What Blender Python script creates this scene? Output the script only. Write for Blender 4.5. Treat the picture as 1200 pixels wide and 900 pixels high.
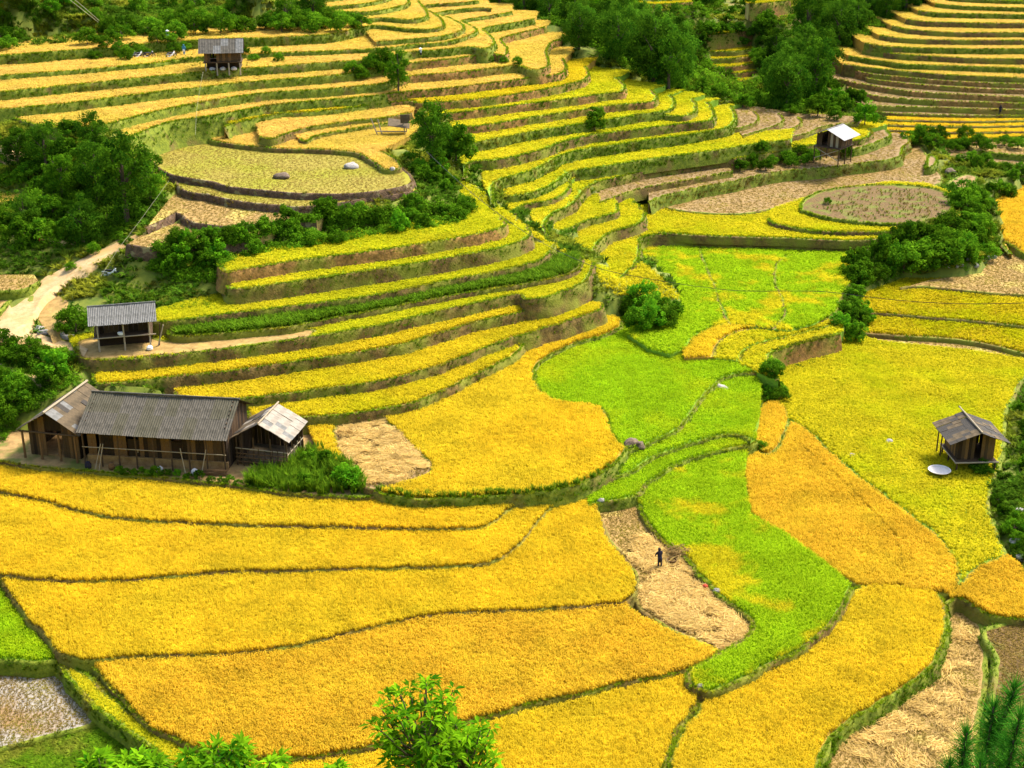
import bpy, bmesh, math, random
import numpy as np
from mathutils import Vector, Matrix, noise as mnoise

# ------------------------------------------------------------------ camera, sky, sun, exposure
for o in list(bpy.data.objects): bpy.data.objects.remove(o)
scene = bpy.context.scene
COL = scene.collection
R = math.radians
CAM = np.array([0.0, 0.0, 52.0]); PITCH = R(22.0); FPX = 1648.0
cam_data = bpy.data.cameras.new('camera'); cam = bpy.data.objects.new('camera', cam_data); COL.objects.link(cam)
cam.location = CAM; cam.rotation_euler = (R(90) - PITCH, 0, 0)
cam_data.sensor_width = 36.0; cam_data.lens = 36.0 * FPX / 1200.0
cam_data.clip_start = 0.5; cam_data.clip_end = 6000
scene.camera = cam
SUN_EL, SUN_AZ = R(52), R(48)           # azimuth clockwise from +Y (away from the camera), towards +X
world = bpy.data.worlds.new('World'); scene.world = world; world.use_nodes = True
wn = world.node_tree.nodes; wn.clear()
wo = wn.new('ShaderNodeOutputWorld'); wb = wn.new('ShaderNodeBackground'); ws = wn.new('ShaderNodeTexSky')
ws.sky_type = 'NISHITA'; ws.sun_disc = False; ws.sun_elevation = SUN_EL; ws.sun_rotation = SUN_AZ
ws.air_density = 1.0; ws.dust_density = 3.0; ws.ozone_density = 0.6
wb.inputs['Strength'].default_value = 0.15
world.node_tree.links.new(ws.outputs[0], wb.inputs[0]); world.node_tree.links.new(wb.outputs[0], wo.inputs[0])
sd = bpy.data.lights.new('sun', 'SUN'); so = bpy.data.objects.new('sun', sd); COL.objects.link(so)
sd.energy = 2.6; sd.angle = R(12.0); sd.color = (1.0, 0.94, 0.84)
sdir = Vector((math.sin(SUN_AZ)*math.cos(SUN_EL), math.cos(SUN_AZ)*math.cos(SUN_EL), math.sin(SUN_EL)))
so.rotation_euler = sdir.to_track_quat('Z', 'Y').to_euler()
so.location = (60, 60, 140)
vs = scene.view_settings
vs.view_transform = 'Standard'; vs.look = 'None'; vs.gamma = 1.0; vs.exposure = 1.55; vs.use_curve_mapping = False
scene.render.resolution_x = 1024; scene.render.resolution_y = 768
scene.render.engine = 'CYCLES'
scene.cycles.max_bounces = 6; scene.cycles.diffuse_bounces = 3; scene.cycles.transmission_bounces = 3; scene.cycles.transparent_max_bounces = 4

rng = np.random.default_rng(7); random.seed(7)

# ------------------------------------------------------------------ projection helpers
SP, CP = math.sin(PITCH), math.cos(PITCH)
def rays(uv):
    uv = np.asarray(uv, float).reshape(-1, 2)
    a = (uv[:, 0] - 600) / FPX; b = -(uv[:, 1] - 450) / FPX
    return np.stack([a, CP + b * SP, -SP + b * CP], 1)
def unproj(uv, z):
    d = rays(uv); t = (z - CAM[2]) / d[:, 2]
    return CAM + d * t[:, None]
def P(u, v, z): return Vector(unproj([(u, v)], z)[0])
def proj(p):
    p = np.asarray(p, float).reshape(-1, 3) - CAM
    f = p[:, 1] * CP - p[:, 2] * SP; up = p[:, 1] * SP + p[:, 2] * CP
    return np.stack([600 + FPX * p[:, 0] / f, 450 - FPX * up / f], 1)
def pip(pts, poly):
    x, y = pts[:, 0], pts[:, 1]; ins = np.zeros(len(pts), bool)
    px, py = poly[:, 0], poly[:, 1]; n = len(poly); j = n - 1
    for i in range(n):
        if py[i] != py[j]:
            c = ((py[i] > y) != (py[j] > y)) & (x < (px[j] - px[i]) * (y - py[i]) / (py[j] - py[i]) + px[i])
            ins ^= c
        j = i
    return ins
def catmull(pts, closed=False, k=6):
    p = [np.array(q, float) for q in pts]; n = len(p)
    if n < 3: return np.array(p)
    out = []
    rngi = range(n) if closed else range(n - 1)
    for i in rngi:
        if closed: a, b, c, d = p[i-1], p[i], p[(i+1) % n], p[(i+2) % n]
        else: a, b, c, d = p[max(i-1, 0)], p[i], p[i+1], p[min(i+2, n-1)]
        for t in np.linspace(0, 1, k, endpoint=False):
            # centripetal-ish damping: plain Catmull-Rom at tension .5
            out.append(0.5*((2*b) + (-a+c)*t + (2*a-5*b+4*c-d)*t*t + (-a+3*b-3*c+d)*t**3))
    if not closed: out.append(p[-1])
    return np.array(out)
def resample(w, step, closed=False):
    if closed: w = np.vstack([w, w[:1]])
    seg = np.linalg.norm(np.diff(w[:, :2], axis=0), axis=1); s = np.concatenate([[0], np.cumsum(seg)])
    n = max(2, int(s[-1] / step) + 1)
    t = np.linspace(0, s[-1], n + (1 if closed else 0))
    if closed: t = t[:-1]
    return np.stack([np.interp(t, s, w[:, k]) for k in range(w.shape[1])], 1)

# ------------------------------------------------------------------ materials
def new_mat(name):
    m = bpy.data.materials.new(name); m.use_nodes = True
    m.node_tree.nodes.clear(); return m, m.node_tree.nodes, m.node_tree.links
def rgb(c): return (c[0], c[1], c[2], 1.0)
def surf_mat(name, c1, c2, scale=2.0, rough=0.9, bump=0.0, c3=None, scale3=0.3, t3=(0.5, 0.6), detail=6, stretch=None, coord='pos', bscale=None):
    """two-tone noise (c1..c2) plus an optional third tone in larger patches"""
    m, N, L = new_mat(name)
    out = N.new('ShaderNodeOutputMaterial'); b = N.new('ShaderNodeBsdfPrincipled')
    b.inputs['Roughness'].default_value = rough; b.inputs['Specular IOR Level'].default_value = 0.25
    if coord == 'pos': src = N.new('ShaderNodeNewGeometry').outputs['Position']
    else: src = N.new('ShaderNodeTexCoord').outputs['Object']
    vec = src
    if stretch:
        mp = N.new('ShaderNodeMapping'); mp.inputs['Scale'].default_value = stretch; L.new(src, mp.inputs[0]); vec = mp.outputs[0]
    n1 = N.new('ShaderNodeTexNoise'); n1.inputs['Scale'].default_value = scale; n1.inputs['Detail'].default_value = detail; n1.inputs['Roughness'].default_value = 0.65
    L.new(vec, n1.inputs['Vector'])
    r = N.new('ShaderNodeValToRGB'); r.color_ramp.elements[0].position = 0.32; r.color_ramp.elements[1].position = 0.68
    r.color_ramp.elements[0].color = rgb(c1); r.color_ramp.elements[1].color = rgb(c2); L.new(n1.outputs[0], r.inputs[0])
    col = r.outputs[0]
    if c3:
        n3 = N.new('ShaderNodeTexNoise'); n3.inputs['Scale'].default_value = scale3; n3.inputs['Detail'].default_value = 5
        L.new(src, n3.inputs['Vector'])
        mr = N.new('ShaderNodeMapRange'); mr.inputs[1].default_value = t3[0]; mr.inputs[2].default_value = t3[1]; L.new(n3.outputs[0], mr.inputs[0])
        mx = N.new('ShaderNodeMix'); mx.data_type = 'RGBA'; L.new(mr.outputs[0], mx.inputs[0]); L.new(col, mx.inputs[6]); mx.inputs[7].default_value = rgb(c3)
        col = mx.outputs[2]
    L.new(col, b.inputs['Base Color'])
    if bump:
        n2 = N.new('ShaderNodeTexNoise'); n2.inputs['Scale'].default_value = bscale or scale * 2.5; n2.inputs['Detail'].default_value = 5; L.new(vec, n2.inputs['Vector'])
        bp = N.new('ShaderNodeBump'); bp.inputs['Strength'].default_value = bump; bp.inputs['Distance'].default_value = 0.12
        L.new(n2.outputs[0], bp.inputs['Height']); L.new(bp.outputs[0], b.inputs['Normal'])
    L.new(b.outputs[0], out.inputs[0]); return m
def leaf_mat(name, ca, cb, c2=None, scale2=0.12, t2=(0.48, 0.55), trans=0.35, rnd=0.35, gloss=0.0):
    """foliage: ca..cb by the per-blade 'var' attribute, c2 in large patches, brightness varies per plant"""
    m, N, L = new_mat(name)
    out = N.new('ShaderNodeOutputMaterial')
    at = N.new('ShaderNodeAttribute'); at.attribute_name = 'var'
    mx = N.new('ShaderNodeMix'); mx.data_type = 'RGBA'; L.new(at.outputs['Fac'], mx.inputs[0])
    mx.inputs[6].default_value = rgb(ca); mx.inputs[7].default_value = rgb(cb); col = mx.outputs[2]
    if c2:
        g = N.new('ShaderNodeNewGeometry')
        n3 = N.new('ShaderNodeTexNoise'); n3.inputs['Scale'].default_value = scale2; n3.inputs['Detail'].default_value = 4; n3.inputs['Roughness'].default_value = 0.6
        L.new(g.outputs['Position'], n3.inputs['Vector'])
        mr = N.new('ShaderNodeMapRange'); mr.inputs[1].default_value = t2[0]; mr.inputs[2].default_value = t2[1]; L.new(n3.outputs[0], mr.inputs[0])
        m2 = N.new('ShaderNodeMix'); m2.data_type = 'RGBA'; L.new(mr.outputs[0], m2.inputs[0]); L.new(col, m2.inputs[6]); m2.inputs[7].default_value = rgb(c2)
        col = m2.outputs[2]
    oi = N.new('ShaderNodeObjectInfo')
    mr2 = N.new('ShaderNodeMapRange'); mr2.inputs[3].default_value = 1 - rnd; mr2.inputs[4].default_value = 1 + rnd * 0.55; L.new(oi.outputs['Random'], mr2.inputs[0])
    val = mr2.outputs[0]
    if c2:
        n4 = N.new('ShaderNodeTexNoise'); n4.inputs['Scale'].default_value = 0.33; n4.inputs['Detail'].default_value = 6; n4.inputs['Roughness'].default_value = 0.7; L.new(g.outputs['Position'], n4.inputs['Vector'])
        m4 = N.new('ShaderNodeMapRange'); m4.inputs[1].default_value = 0.3; m4.inputs[2].default_value = 0.7; m4.inputs[3].default_value = 0.76; m4.inputs[4].default_value = 1.14; L.new(n4.outputs[0], m4.inputs[0])
        mm = N.new('ShaderNodeMath'); mm.operation = 'MULTIPLY'; L.new(val, mm.inputs[0]); L.new(m4.outputs[0], mm.inputs[1]); val = mm.outputs[0]
    hs = N.new('ShaderNodeHueSaturation'); L.new(val, hs.inputs['Value']); L.new(col, hs.inputs['Color']); col = hs.outputs[0]
    d = N.new('ShaderNodeBsdfDiffuse'); t = N.new('ShaderNodeBsdfTranslucent'); ms = N.new('ShaderNodeMixShader'); ms.inputs[0].default_value = trans
    L.new(col, d.inputs[0]); L.new(col, t.inputs[0]); L.new(d.outputs[0], ms.inputs[1]); L.new(t.outputs[0], ms.inputs[2])
    sh = ms.outputs[0]
    if gloss:
        gl = N.new('ShaderNodeBsdfGlossy'); gl.inputs['Roughness'].default_value = 0.45
        m3 = N.new('ShaderNodeMixShader'); m3.inputs[0].default_value = gloss; L.new(sh, m3.inputs[1]); L.new(gl.outputs[0], m3.inputs[2]); sh = m3.outputs[0]
    L.new(sh, out.inputs[0]); return m
def flat_mat(name, c, rough=0.6, metal=0.0, c2=None, scale=6.0, bump=0.0, stretch=None):
    m = surf_mat(name, c, c2 or tuple(x*0.72 for x in c), scale, rough, bump, coord='obj', stretch=stretch)
    m.node_tree.nodes['Principled BSDF'].inputs['Metallic'].default_value = metal
    return m

GOLD_A, GOLD_B = (0.50, 0.33, 0.012), (0.80, 0.47, 0.022)
M = {}
M['gold'] = leaf_mat('gold_rice', (0.56, 0.42, 0.010), (0.76, 0.57, 0.026), (0.78, 0.53, 0.022), 0.07, (0.40, 0.66), rnd=0.2, trans=0.45)
M['amber'] = leaf_mat('amber_rice', (0.56, 0.37, 0.012), (0.78, 0.49, 0.034), (0.76, 0.53, 0.03), 0.2, (0.42, 0.68), rnd=0.2, trans=0.45)
M['lime'] = leaf_mat('green_rice', (0.26, 0.45, 0.006), (0.40, 0.58, 0.012), (0.54, 0.58, 0.012), 0.10, (0.50, 0.70), rnd=0.2, trans=0.45)
M['mix'] = leaf_mat('ripening_rice', (0.26, 0.44, 0.006), (0.40, 0.56, 0.012), (0.64, 0.56, 0.016), 0.16, (0.52, 0.60), rnd=0.2, trans=0.45)
M['ylime'] = leaf_mat('yellow_green_rice', (0.50, 0.46, 0.008), (0.68, 0.57, 0.020), (0.52, 0.53, 0.010), 0.12, (0.45, 0.66), rnd=0.2, trans=0.45)
M['climb'] = leaf_mat('slope_rice', (0.40, 0.44, 0.006), (0.62, 0.57, 0.016), (0.68, 0.57, 0.020), 0.06, (0.44, 0.66), rnd=0.22, trans=0.45)
M['olive']  = leaf_mat('olive_rice', (0.40, 0.36, 0.006), (0.58, 0.44, 0.012), (0.44, 0.42, 0.006), 0.1, (0.5, 0.62))
M['strip'] = leaf_mat('terrace_rice', (0.52, 0.42, 0.008), (0.74, 0.56, 0.022), (0.54, 0.50, 0.010), 0.06, (0.46, 0.68), rnd=0.22, trans=0.45)
M['upper'] = leaf_mat('upper_terrace_rice', (0.58, 0.44, 0.035), (0.78, 0.58, 0.10), (0.78, 0.53, 0.11), 0.08, (0.42, 0.66), rnd=0.2, trans=0.45)
M['stub']   = leaf_mat('stubble', (0.1982, 0.1373, 0.02668), (0.3202, 0.2211, 0.061), (0.2135, 0.183, 0.01525), 0.2, (0.5, 0.65))
M['straw']  = leaf_mat('cut_straw', (0.52, 0.351, 0.091), (0.78, 0.546, 0.195), None, rnd=0.35)
M['grass']  = leaf_mat('bank_grass', (0.09113, 0.2025, 0.0081), (0.243, 0.3645, 0.01215), (0.2633, 0.243, 0.03037), 0.2, (0.5, 0.65), rnd=0.4)
M['lipgrass'] = leaf_mat('lip_grass', (0.22, 0.34, 0.008), (0.42, 0.48, 0.014), (0.40, 0.38, 0.02), 0.2, (0.5, 0.65), rnd=0.35)
M['dry']    = leaf_mat('dry_grass', (0.168, 0.126, 0.0252), (0.3192, 0.2352, 0.042), (0.1848, 0.2016, 0.0168), 0.3, (0.5, 0.62), rnd=0.4)
M['tall'] = leaf_mat('tall_grass', (0.10, 0.21, 0.010), (0.24, 0.37, 0.014), None, rnd=0.4)
M['weed']   = leaf_mat('slope_weeds', (0.056, 0.1456, 0.00896), (0.168, 0.2688, 0.01344), (0.2912, 0.3024, 0.0224), 0.09, (0.48, 0.62), rnd=0.5)
M['leafy'] = leaf_mat('shrub_leaves', (0.024, 0.105, 0.004), (0.15, 0.30, 0.010), None, rnd=0.5, trans=0.4)
M['forest'] = leaf_mat('forest_leaves', (0.016, 0.08, 0.004), (0.12, 0.26, 0.012), None, rnd=0.55, trans=0.4)
M['bright'] = leaf_mat('bright_leaves', (0.03, 0.16, 0.006), (0.16, 0.37, 0.010), None, rnd=0.3, trans=0.4)
M['dark'] = leaf_mat('dark_leaves', (0.014, 0.066, 0.004), (0.10, 0.22, 0.008), None, rnd=0.35, trans=0.35)
M['young'] = leaf_mat('young_tree_leaves', (0.02, 0.12, 0.003), (0.24, 0.46, 0.008), None, rnd=0.1, trans=0.4)
M['needle'] = leaf_mat('pine_needles', (0.012, 0.10, 0.008), (0.11, 0.36, 0.025), None, rnd=0.1, trans=0.2)
M['bark']   = surf_mat('bark', (0.05, 0.035, 0.02), (0.14, 0.10, 0.06), 8, 0.95, 0.5, coord='obj', stretch=(1, 1, 0.3))
M['soil']   = surf_mat('paddy_soil', (0.10, 0.06, 0.02), (0.20, 0.12, 0.035), 1.5, 0.95, 0.3)
M['goldsoil'] = surf_mat('shaded_rice_ground', (0.312, 0.192, 0.024), (0.504, 0.312, 0.036), 3.0, 0.95, 0.4)  # dark gold puts the shade between the rice plants into the ground colour
M['limesoil'] = surf_mat('green_rice_litter', (0.14, 0.266, 0.014), (0.238, 0.392, 0.021), 3.0, 0.95, 0.4)
M['tan']    = surf_mat('harvested_ground', (0.2048, 0.1304, 0.03259), (0.3724, 0.2328, 0.07448), 1.6, 0.95, 0.35, (0.4283, 0.3352, 0.07448), 0.25, (0.52, 0.66))
M['pale']   = surf_mat('pale_straw_ground', (0.1658, 0.1024, 0.03414), (0.2536, 0.1708, 0.07319), 1.1, 0.95, 0.3, (0.2341, 0.1463, 0.04877), 0.2, (0.5, 0.62))
M['mud'] = surf_mat('drained_mud', (0.187, 0.1148, 0.03825), (0.34, 0.2295, 0.0935), 2.2, 0.85, 0.9, (0.238, 0.1445, 0.034), 0.13, (0.42, 0.60), stretch=(0.35, 1.8, 1))
M['plateau'] = surf_mat('grazed_stubble', (0.204, 0.17, 0.0136), (0.2992, 0.238, 0.034), 3.0, 0.95, 0.3, (0.2312, 0.2176, 0.0102), 0.13, (0.44, 0.62))
M['yard']   = surf_mat('trodden_yard', (0.20, 0.12, 0.04), (0.40, 0.25, 0.09), 1.2, 0.95, 0.5, (0.12, 0.13, 0.02), 0.4, (0.52, 0.64))
M['grey']   = surf_mat('wet_mud', (0.198, 0.1595, 0.11), (0.341, 0.3025, 0.242), 2.4, 0.4, 0.5, (0.231, 0.1375, 0.0495), 0.3, (0.5, 0.66), stretch=(2.5, 0.5, 1))
M['clod'] = surf_mat('dug_soil', (0.06, 0.035, 0.010), (0.19, 0.115, 0.032), 3.0, 0.95, 1.0, (0.12, 0.13, 0.012), 0.45, (0.50, 0.62))
M['earth'] = surf_mat('bank_earth', (0.07, 0.045, 0.011), (0.20, 0.125, 0.028), 2.2, 0.95, 0.8, (0.17, 0.175, 0.014), 0.3, (0.42, 0.60))
M['redbank'] = surf_mat('red_bank', (0.11, 0.06, 0.012), (0.36, 0.19, 0.045), 1.6, 0.95, 0.9, (0.18, 0.18, 0.015), 0.22, (0.48, 0.62))
M['gbank'] = surf_mat('grassy_bank', (0.0792, 0.1144, 0.00704), (0.2112, 0.2376, 0.01584), 2.0, 0.95, 0.7, (0.1584, 0.1144, 0.0264), 0.4, (0.54, 0.68))
M['stonebank'] = surf_mat('dry_stone_bank', (0.054, 0.0315, 0.0162), (0.153, 0.09, 0.045), 2.6, 0.95, 1.0, (0.216, 0.171, 0.072), 0.9, (0.56, 0.62))
M['ground'] = surf_mat('hill_ground', (0.0637, 0.1001, 0.0091), (0.182, 0.1911, 0.0182), 0.5, 0.95, 0.6, (0.2457, 0.1547, 0.0546), 0.10, (0.62, 0.72))
M['path'] = surf_mat('dirt_path', (0.34, 0.22, 0.085), (0.50, 0.35, 0.17), 1.4, 0.9, 0.4, (0.40, 0.24, 0.08), 0.25, (0.48, 0.66))
M['wood']   = flat_mat('old_wood', (0.1, 0.06, 0.0275), 0.85, 0, (0.0425, 0.0225, 0.01), 7, 0.4, (6, 6, 0.6))
M['wood2']  = flat_mat('brown_board', (0.2025, 0.1125, 0.045), 0.85, 0, (0.09, 0.045, 0.0165), 7, 0.4, (6, 6, 0.6))
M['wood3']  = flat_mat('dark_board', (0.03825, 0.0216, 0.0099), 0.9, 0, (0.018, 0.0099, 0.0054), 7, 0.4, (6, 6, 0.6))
M['palewood'] = flat_mat('sun_bleached_wood', (0.372, 0.3, 0.198), 0.8, 0, (0.252, 0.198, 0.12), 7, 0.3, (6, 6, 0.6))
M['sheet'] = flat_mat('weathered_roof_sheet', (0.115, 0.10, 0.075), 0.85, 0, (0.045, 0.04, 0.028), 1.6, 0.3)
M['sheet3'] = flat_mat('mossy_roof_sheet', (0.095, 0.085, 0.055), 0.9, 0, (0.05, 0.045, 0.025), 1.2, 0.3)
M['sheet2'] = flat_mat('grey_roof_sheet', (0.1815, 0.176, 0.1595), 0.8, 0, (0.088, 0.08525, 0.0715), 1.8, 0.3)
M['darkroof'] = flat_mat('dark_roof_board', (0.06, 0.0525, 0.04), 0.85, 0, (0.0275, 0.0225, 0.0175), 3.0, 0.4, (1, 4, 1))
M['paleroof'] = flat_mat('pale_roof_board', (0.31, 0.275, 0.22), 0.85, 0, (0.18, 0.15, 0.11), 1.3, 0.3)
M['midroof'] = flat_mat('brown_roof_board', (0.132, 0.0935, 0.0495), 0.9, 0, (0.055, 0.04125, 0.022), 1.3, 0.3)
M['whiteroof'] = flat_mat('sunlit_white_roof', (0.4515, 0.4305, 0.399), 0.5, 0.0, (0.3675, 0.3465, 0.315), 1.0)  # sunlight on the far hut's right slope, put into the roof colour
M['clay']   = flat_mat('clay_wall', (0.3591, 0.2137, 0.0855), 0.95, 0, (0.2052, 0.1111, 0.03848), 2.2, 0.5)
M['white']  = flat_mat('white_cloth', (0.82, 0.80, 0.76), 0.8)
M['basket'] = flat_mat('pale_mat', (0.588, 0.546, 0.504), 0.8, 0, (0.462, 0.406, 0.35), 9)
M['rock']   = surf_mat('pale_rock', (0.1904, 0.168, 0.1344), (0.3696, 0.3472, 0.3136), 2.5, 0.9, 0.6, coord='obj')
M['rock2']  = surf_mat('brown_rock', (0.084, 0.054, 0.03), (0.204, 0.15, 0.102), 3.0, 0.9, 0.7, coord='obj')
M['blackcloth'] = flat_mat('black_cloth', (0.018, 0.016, 0.03), 0.9)
M['bluecloth'] = flat_mat('blue_cloth', (0.06, 0.22, 0.34), 0.9)
M['redcloth'] = flat_mat('red_cloth', (0.55, 0.07, 0.03), 0.8)
M['skin']   = flat_mat('skin', (0.42, 0.24, 0.15), 0.6)
M['rubber'] = flat_mat('black_rubber', (0.02, 0.02, 0.02), 0.7)
M['chrome'] = flat_mat('bare_metal', (0.55, 0.55, 0.53), 0.35, 0.9)
M['paint']  = flat_mat('dark_paint', (0.05, 0.05, 0.06), 0.35)
M['paintw'] = flat_mat('white_paint', (0.75, 0.74, 0.7), 0.35)
M['cable']  = flat_mat('cable', (0.03, 0.03, 0.025), 0.6)
M['cablew'] = flat_mat('pale_cable', (0.30, 0.28, 0.16), 0.6)

# ------------------------------------------------------------------ object helpers
def tag(o, label=None, cat=None, group=None, kind=None):
    if label: o['label'] = label
    if cat: o['category'] = cat
    if group: o['group'] = group
    if kind: o['kind'] = kind
    return o
def link(name, me, mat=None, parent=None):
    o = bpy.data.objects.new(name, me); COL.objects.link(o)
    if mat is not None and me is not None and len(me.materials) == 0: me.materials.append(M[mat] if isinstance(mat, str) else mat)
    if parent is not None: o.parent = parent
    return o
def empty(name, loc=(0, 0, 0), rz=0.0, label=None, cat=None, group=None):
    o = bpy.data.objects.new(name, None); COL.objects.link(o); o.location = loc; o.rotation_euler = (0, 0, rz)
    o.empty_display_size = 0.3
    return tag(o, label, cat, group)
def mesh_np(name, V, F, var=None, smooth=False):
    """V (n,3), F list/array of same-length faces"""
    F = np.asarray(F, np.int32); me = bpy.data.meshes.new(name); k = F.shape[1]
    me.vertices.add(len(V)); me.vertices.foreach_set('co', np.asarray(V, np.float32).ravel())
    me.loops.add(F.size); me.loops.foreach_set('vertex_index', F.ravel())
    me.polygons.add(len(F)); me.polygons.foreach_set('loop_start', np.arange(0, F.size, k, dtype=np.int32))
    me.update(calc_edges=True)
    if var is not None:
        a = me.attributes.new('var', 'FLOAT', 'POINT'); a.data.foreach_set('value', np.asarray(var, np.float32))
    if smooth: me.polygons.foreach_set('use_smooth', np.ones(len(F), bool))
    return me
class MB:
    """collects shapes, builds one mesh"""
    def __init__(s): s.v = []; s.f = []
    def add(s, V, F):
        n = len(s.v); s.v += [tuple(q) for q in V]; s.f += [tuple(i + n for i in f) for f in F]; return s
    def box(s, x0, x1, y0, y1, z0, z1):
        V = [(x0,y0,z0),(x1,y0,z0),(x1,y1,z0),(x0,y1,z0),(x0,y0,z1),(x1,y0,z1),(x1,y1,z1),(x0,y1,z1)]
        return s.add(V, [(0,3,2,1),(4,5,6,7),(0,1,5,4),(1,2,6,5),(2,3,7,6),(3,0,4,7)])
    def prism(s, pts, y0, y1):
        n = len(pts); V = [(x, y0, z) for x, z in pts] + [(x, y1, z) for x, z in pts]
        F = [tuple(range(n)), tuple(range(2*n-1, n-1, -1))] + [(i, i+n, (i+1) % n + n, (i+1) % n) for i in range(n)]
        return s.add(V, F)
    def tube(s, pts, rad, n=6, cap=True):
        pts = [Vector(p) for p in pts]; rad = rad if isinstance(rad, (list, tuple)) else [rad]*len(pts)
        V = []; F = []
        for i, p in enumerate(pts):
            t = (pts[min(i+1, len(pts)-1)] - pts[max(i-1, 0)]).normalized()
            a = t.cross(Vector((0, 0, 1)) if abs(t.z) < 0.9 else Vector((1, 0, 0))).normalized(); b = t.cross(a)
            for k in range(n):
                an = 2*math.pi*k/n; V.append(p + (a*math.cos(an) + b*math.sin(an))*rad[i])
        for i in range(len(pts)-1):
            for k in range(n): F.append((i*n+k, i*n+(k+1) % n, (i+1)*n+(k+1) % n, (i+1)*n+k))
        if cap: F += [tuple(range(n-1, -1, -1)), tuple(range((len(pts)-1)*n, len(pts)*n))]
        return s.add(V, F)
    def lathe(s, prof, n=12, c=(0,0,0)):
        V = []; F = []
        for r, z in prof:
            for k in range(n): V.append((c[0]+r*math.cos(2*math.pi*k/n), c[1]+r*math.sin(2*math.pi*k/n), c[2]+z))
        for i in range(len(prof)-1):
            for k in range(n): F.append((i*n+k, i*n+(k+1) % n, (i+1)*n+(k+1) % n, (i+1)*n+k))
        F += [tuple(range(n-1,-1,-1)), tuple(range((len(prof)-1)*n, len(prof)*n))]
        return s.add(V, F)
    def torus(s, R0, r, c=(0,0,0), axis='y', n=18, m=6):
        V = []; F = []
        for i in range(n):
            a = 2*math.pi*i/n
            for k in range(m):
                b = 2*math.pi*k/m; q = (R0 + r*math.cos(b)); x, zz, y = q*math.cos(a), q*math.sin(a), r*math.sin(b)
                V.append((c[0]+x, c[1]+y, c[2]+zz) if axis == 'y' else (c[0]+x, c[1]+zz, c[2]+y))
        for i in range(n):
            for k in range(m): F.append((i*m+k, i*m+(k+1) % m, ((i+1) % n)*m+(k+1) % m, ((i+1) % n)*m+k))
        return s.add(V, F)
    def mesh(s, name, smooth=False):
        me = bpy.data.meshes.new(name); me.from_pydata(s.v, [], s.f)
        bm = bmesh.new(); bm.from_mesh(me); bmesh.ops.recalc_face_normals(bm, faces=bm.faces); bm.to_mesh(me); bm.free()
        if smooth:
            for p in me.polygons: p.use_smooth = True
        return me
    def build(s, name, mat, parent=None, smooth=False): return link(name, s.mesh(name, smooth), mat, parent)
def copy_tree(o, parent=None):
    c = o.copy(); COL.objects.link(c)
    if parent is not None: c.parent = parent
    for ch in list(o.children): copy_tree(ch, c)
    return c

# ------------------------------------------------------------------ tuft prototypes and point scatter (grass, rice: stuff nobody could count)
def tuft_mesh(name, seed, nb, h, spread, w, npan=0, pw=0.05, droop=0.35, lean=0.0, flat=False):
    r = np.random.default_rng(seed); V = []; F = []; var = []
    def strip(pts, wd, vv):
        n = len(V)
        for (p, ww) in zip(pts, wd):
            p = np.array(p)
            t = np.array([pts[-1][0]-pts[0][0], pts[-1][1]-pts[0][1], 0]); t = t/(np.linalg.norm(t)+1e-6)
            sd = np.array([-t[1], t[0], 0]); V.append(p - sd*ww/2); V.append(p + sd*ww/2); var.extend([vv, vv])
        for i in range(len(pts)-1): F.append((n+2*i, n+2*i+1, n+2*i+3, n+2*i+2))
    for i in range(nb):
        a = r.uniform(0, 2*math.pi); d = np.array([math.cos(a), math.sin(a), 0]); b = d*r.uniform(0, spread*0.35); hh = h*r.uniform(0.7, 1.08); s = spread*r.uniform(0.5, 1.2)
        strip([b, b + d*s*0.35 + [0, 0, hh*0.62], b + d*s + [0, 0, hh*r.uniform(0.75, 1.0)]], [w*0.8, w, w*0.15], r.uniform(0, 0.5))
    for i in range(npan):
        a = r.uniform(0, 2*math.pi); d = np.array([math.cos(a), math.sin(a), 0]); b = d*r.uniform(0, spread*0.5) + [0, 0, h*r.uniform(0.7, .92)]; s = spread*r.uniform(0.7, 1.1)
        strip([b, b + d*s*0.5 + [0, 0, h*0.12], b + d*s + [0, 0, -h*droop*r.uniform(0.1, 0.7)]], [pw*0.6, pw, pw*0.5], r.uniform(0.6, 1.0))
    return mesh_np(name, np.array(V), F, var)
def lying_mesh(name, seed, n=34, L=0.5, spread=0.3):
    r = np.random.default_rng(seed); V = []; F = []; var = []
    a0 = r.uniform(0, 6.28)
    for i in range(n):
        a = a0 + r.normal(0, 0.3); d = np.array([math.cos(a), math.sin(a), r.normal(0, .08)]); p = np.array([r.normal(0, spread), r.normal(0, spread*.6), abs(r.normal(0.06, 0.05))]); s = np.array([-d[1], d[0], 0.3])*0.011
        l = L*r.uniform(.6, 1.1)/2; k = len(V); V += [p-d*l-s, p-d*l+s, p+d*l+s*1.6, p+d*l-s*1.6]; F.append((k, k+1, k+2, k+3)); var += [r.uniform(0, 1)]*4
    return mesh_np(name, np.array(V), F, var)
KINDS = {}
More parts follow.
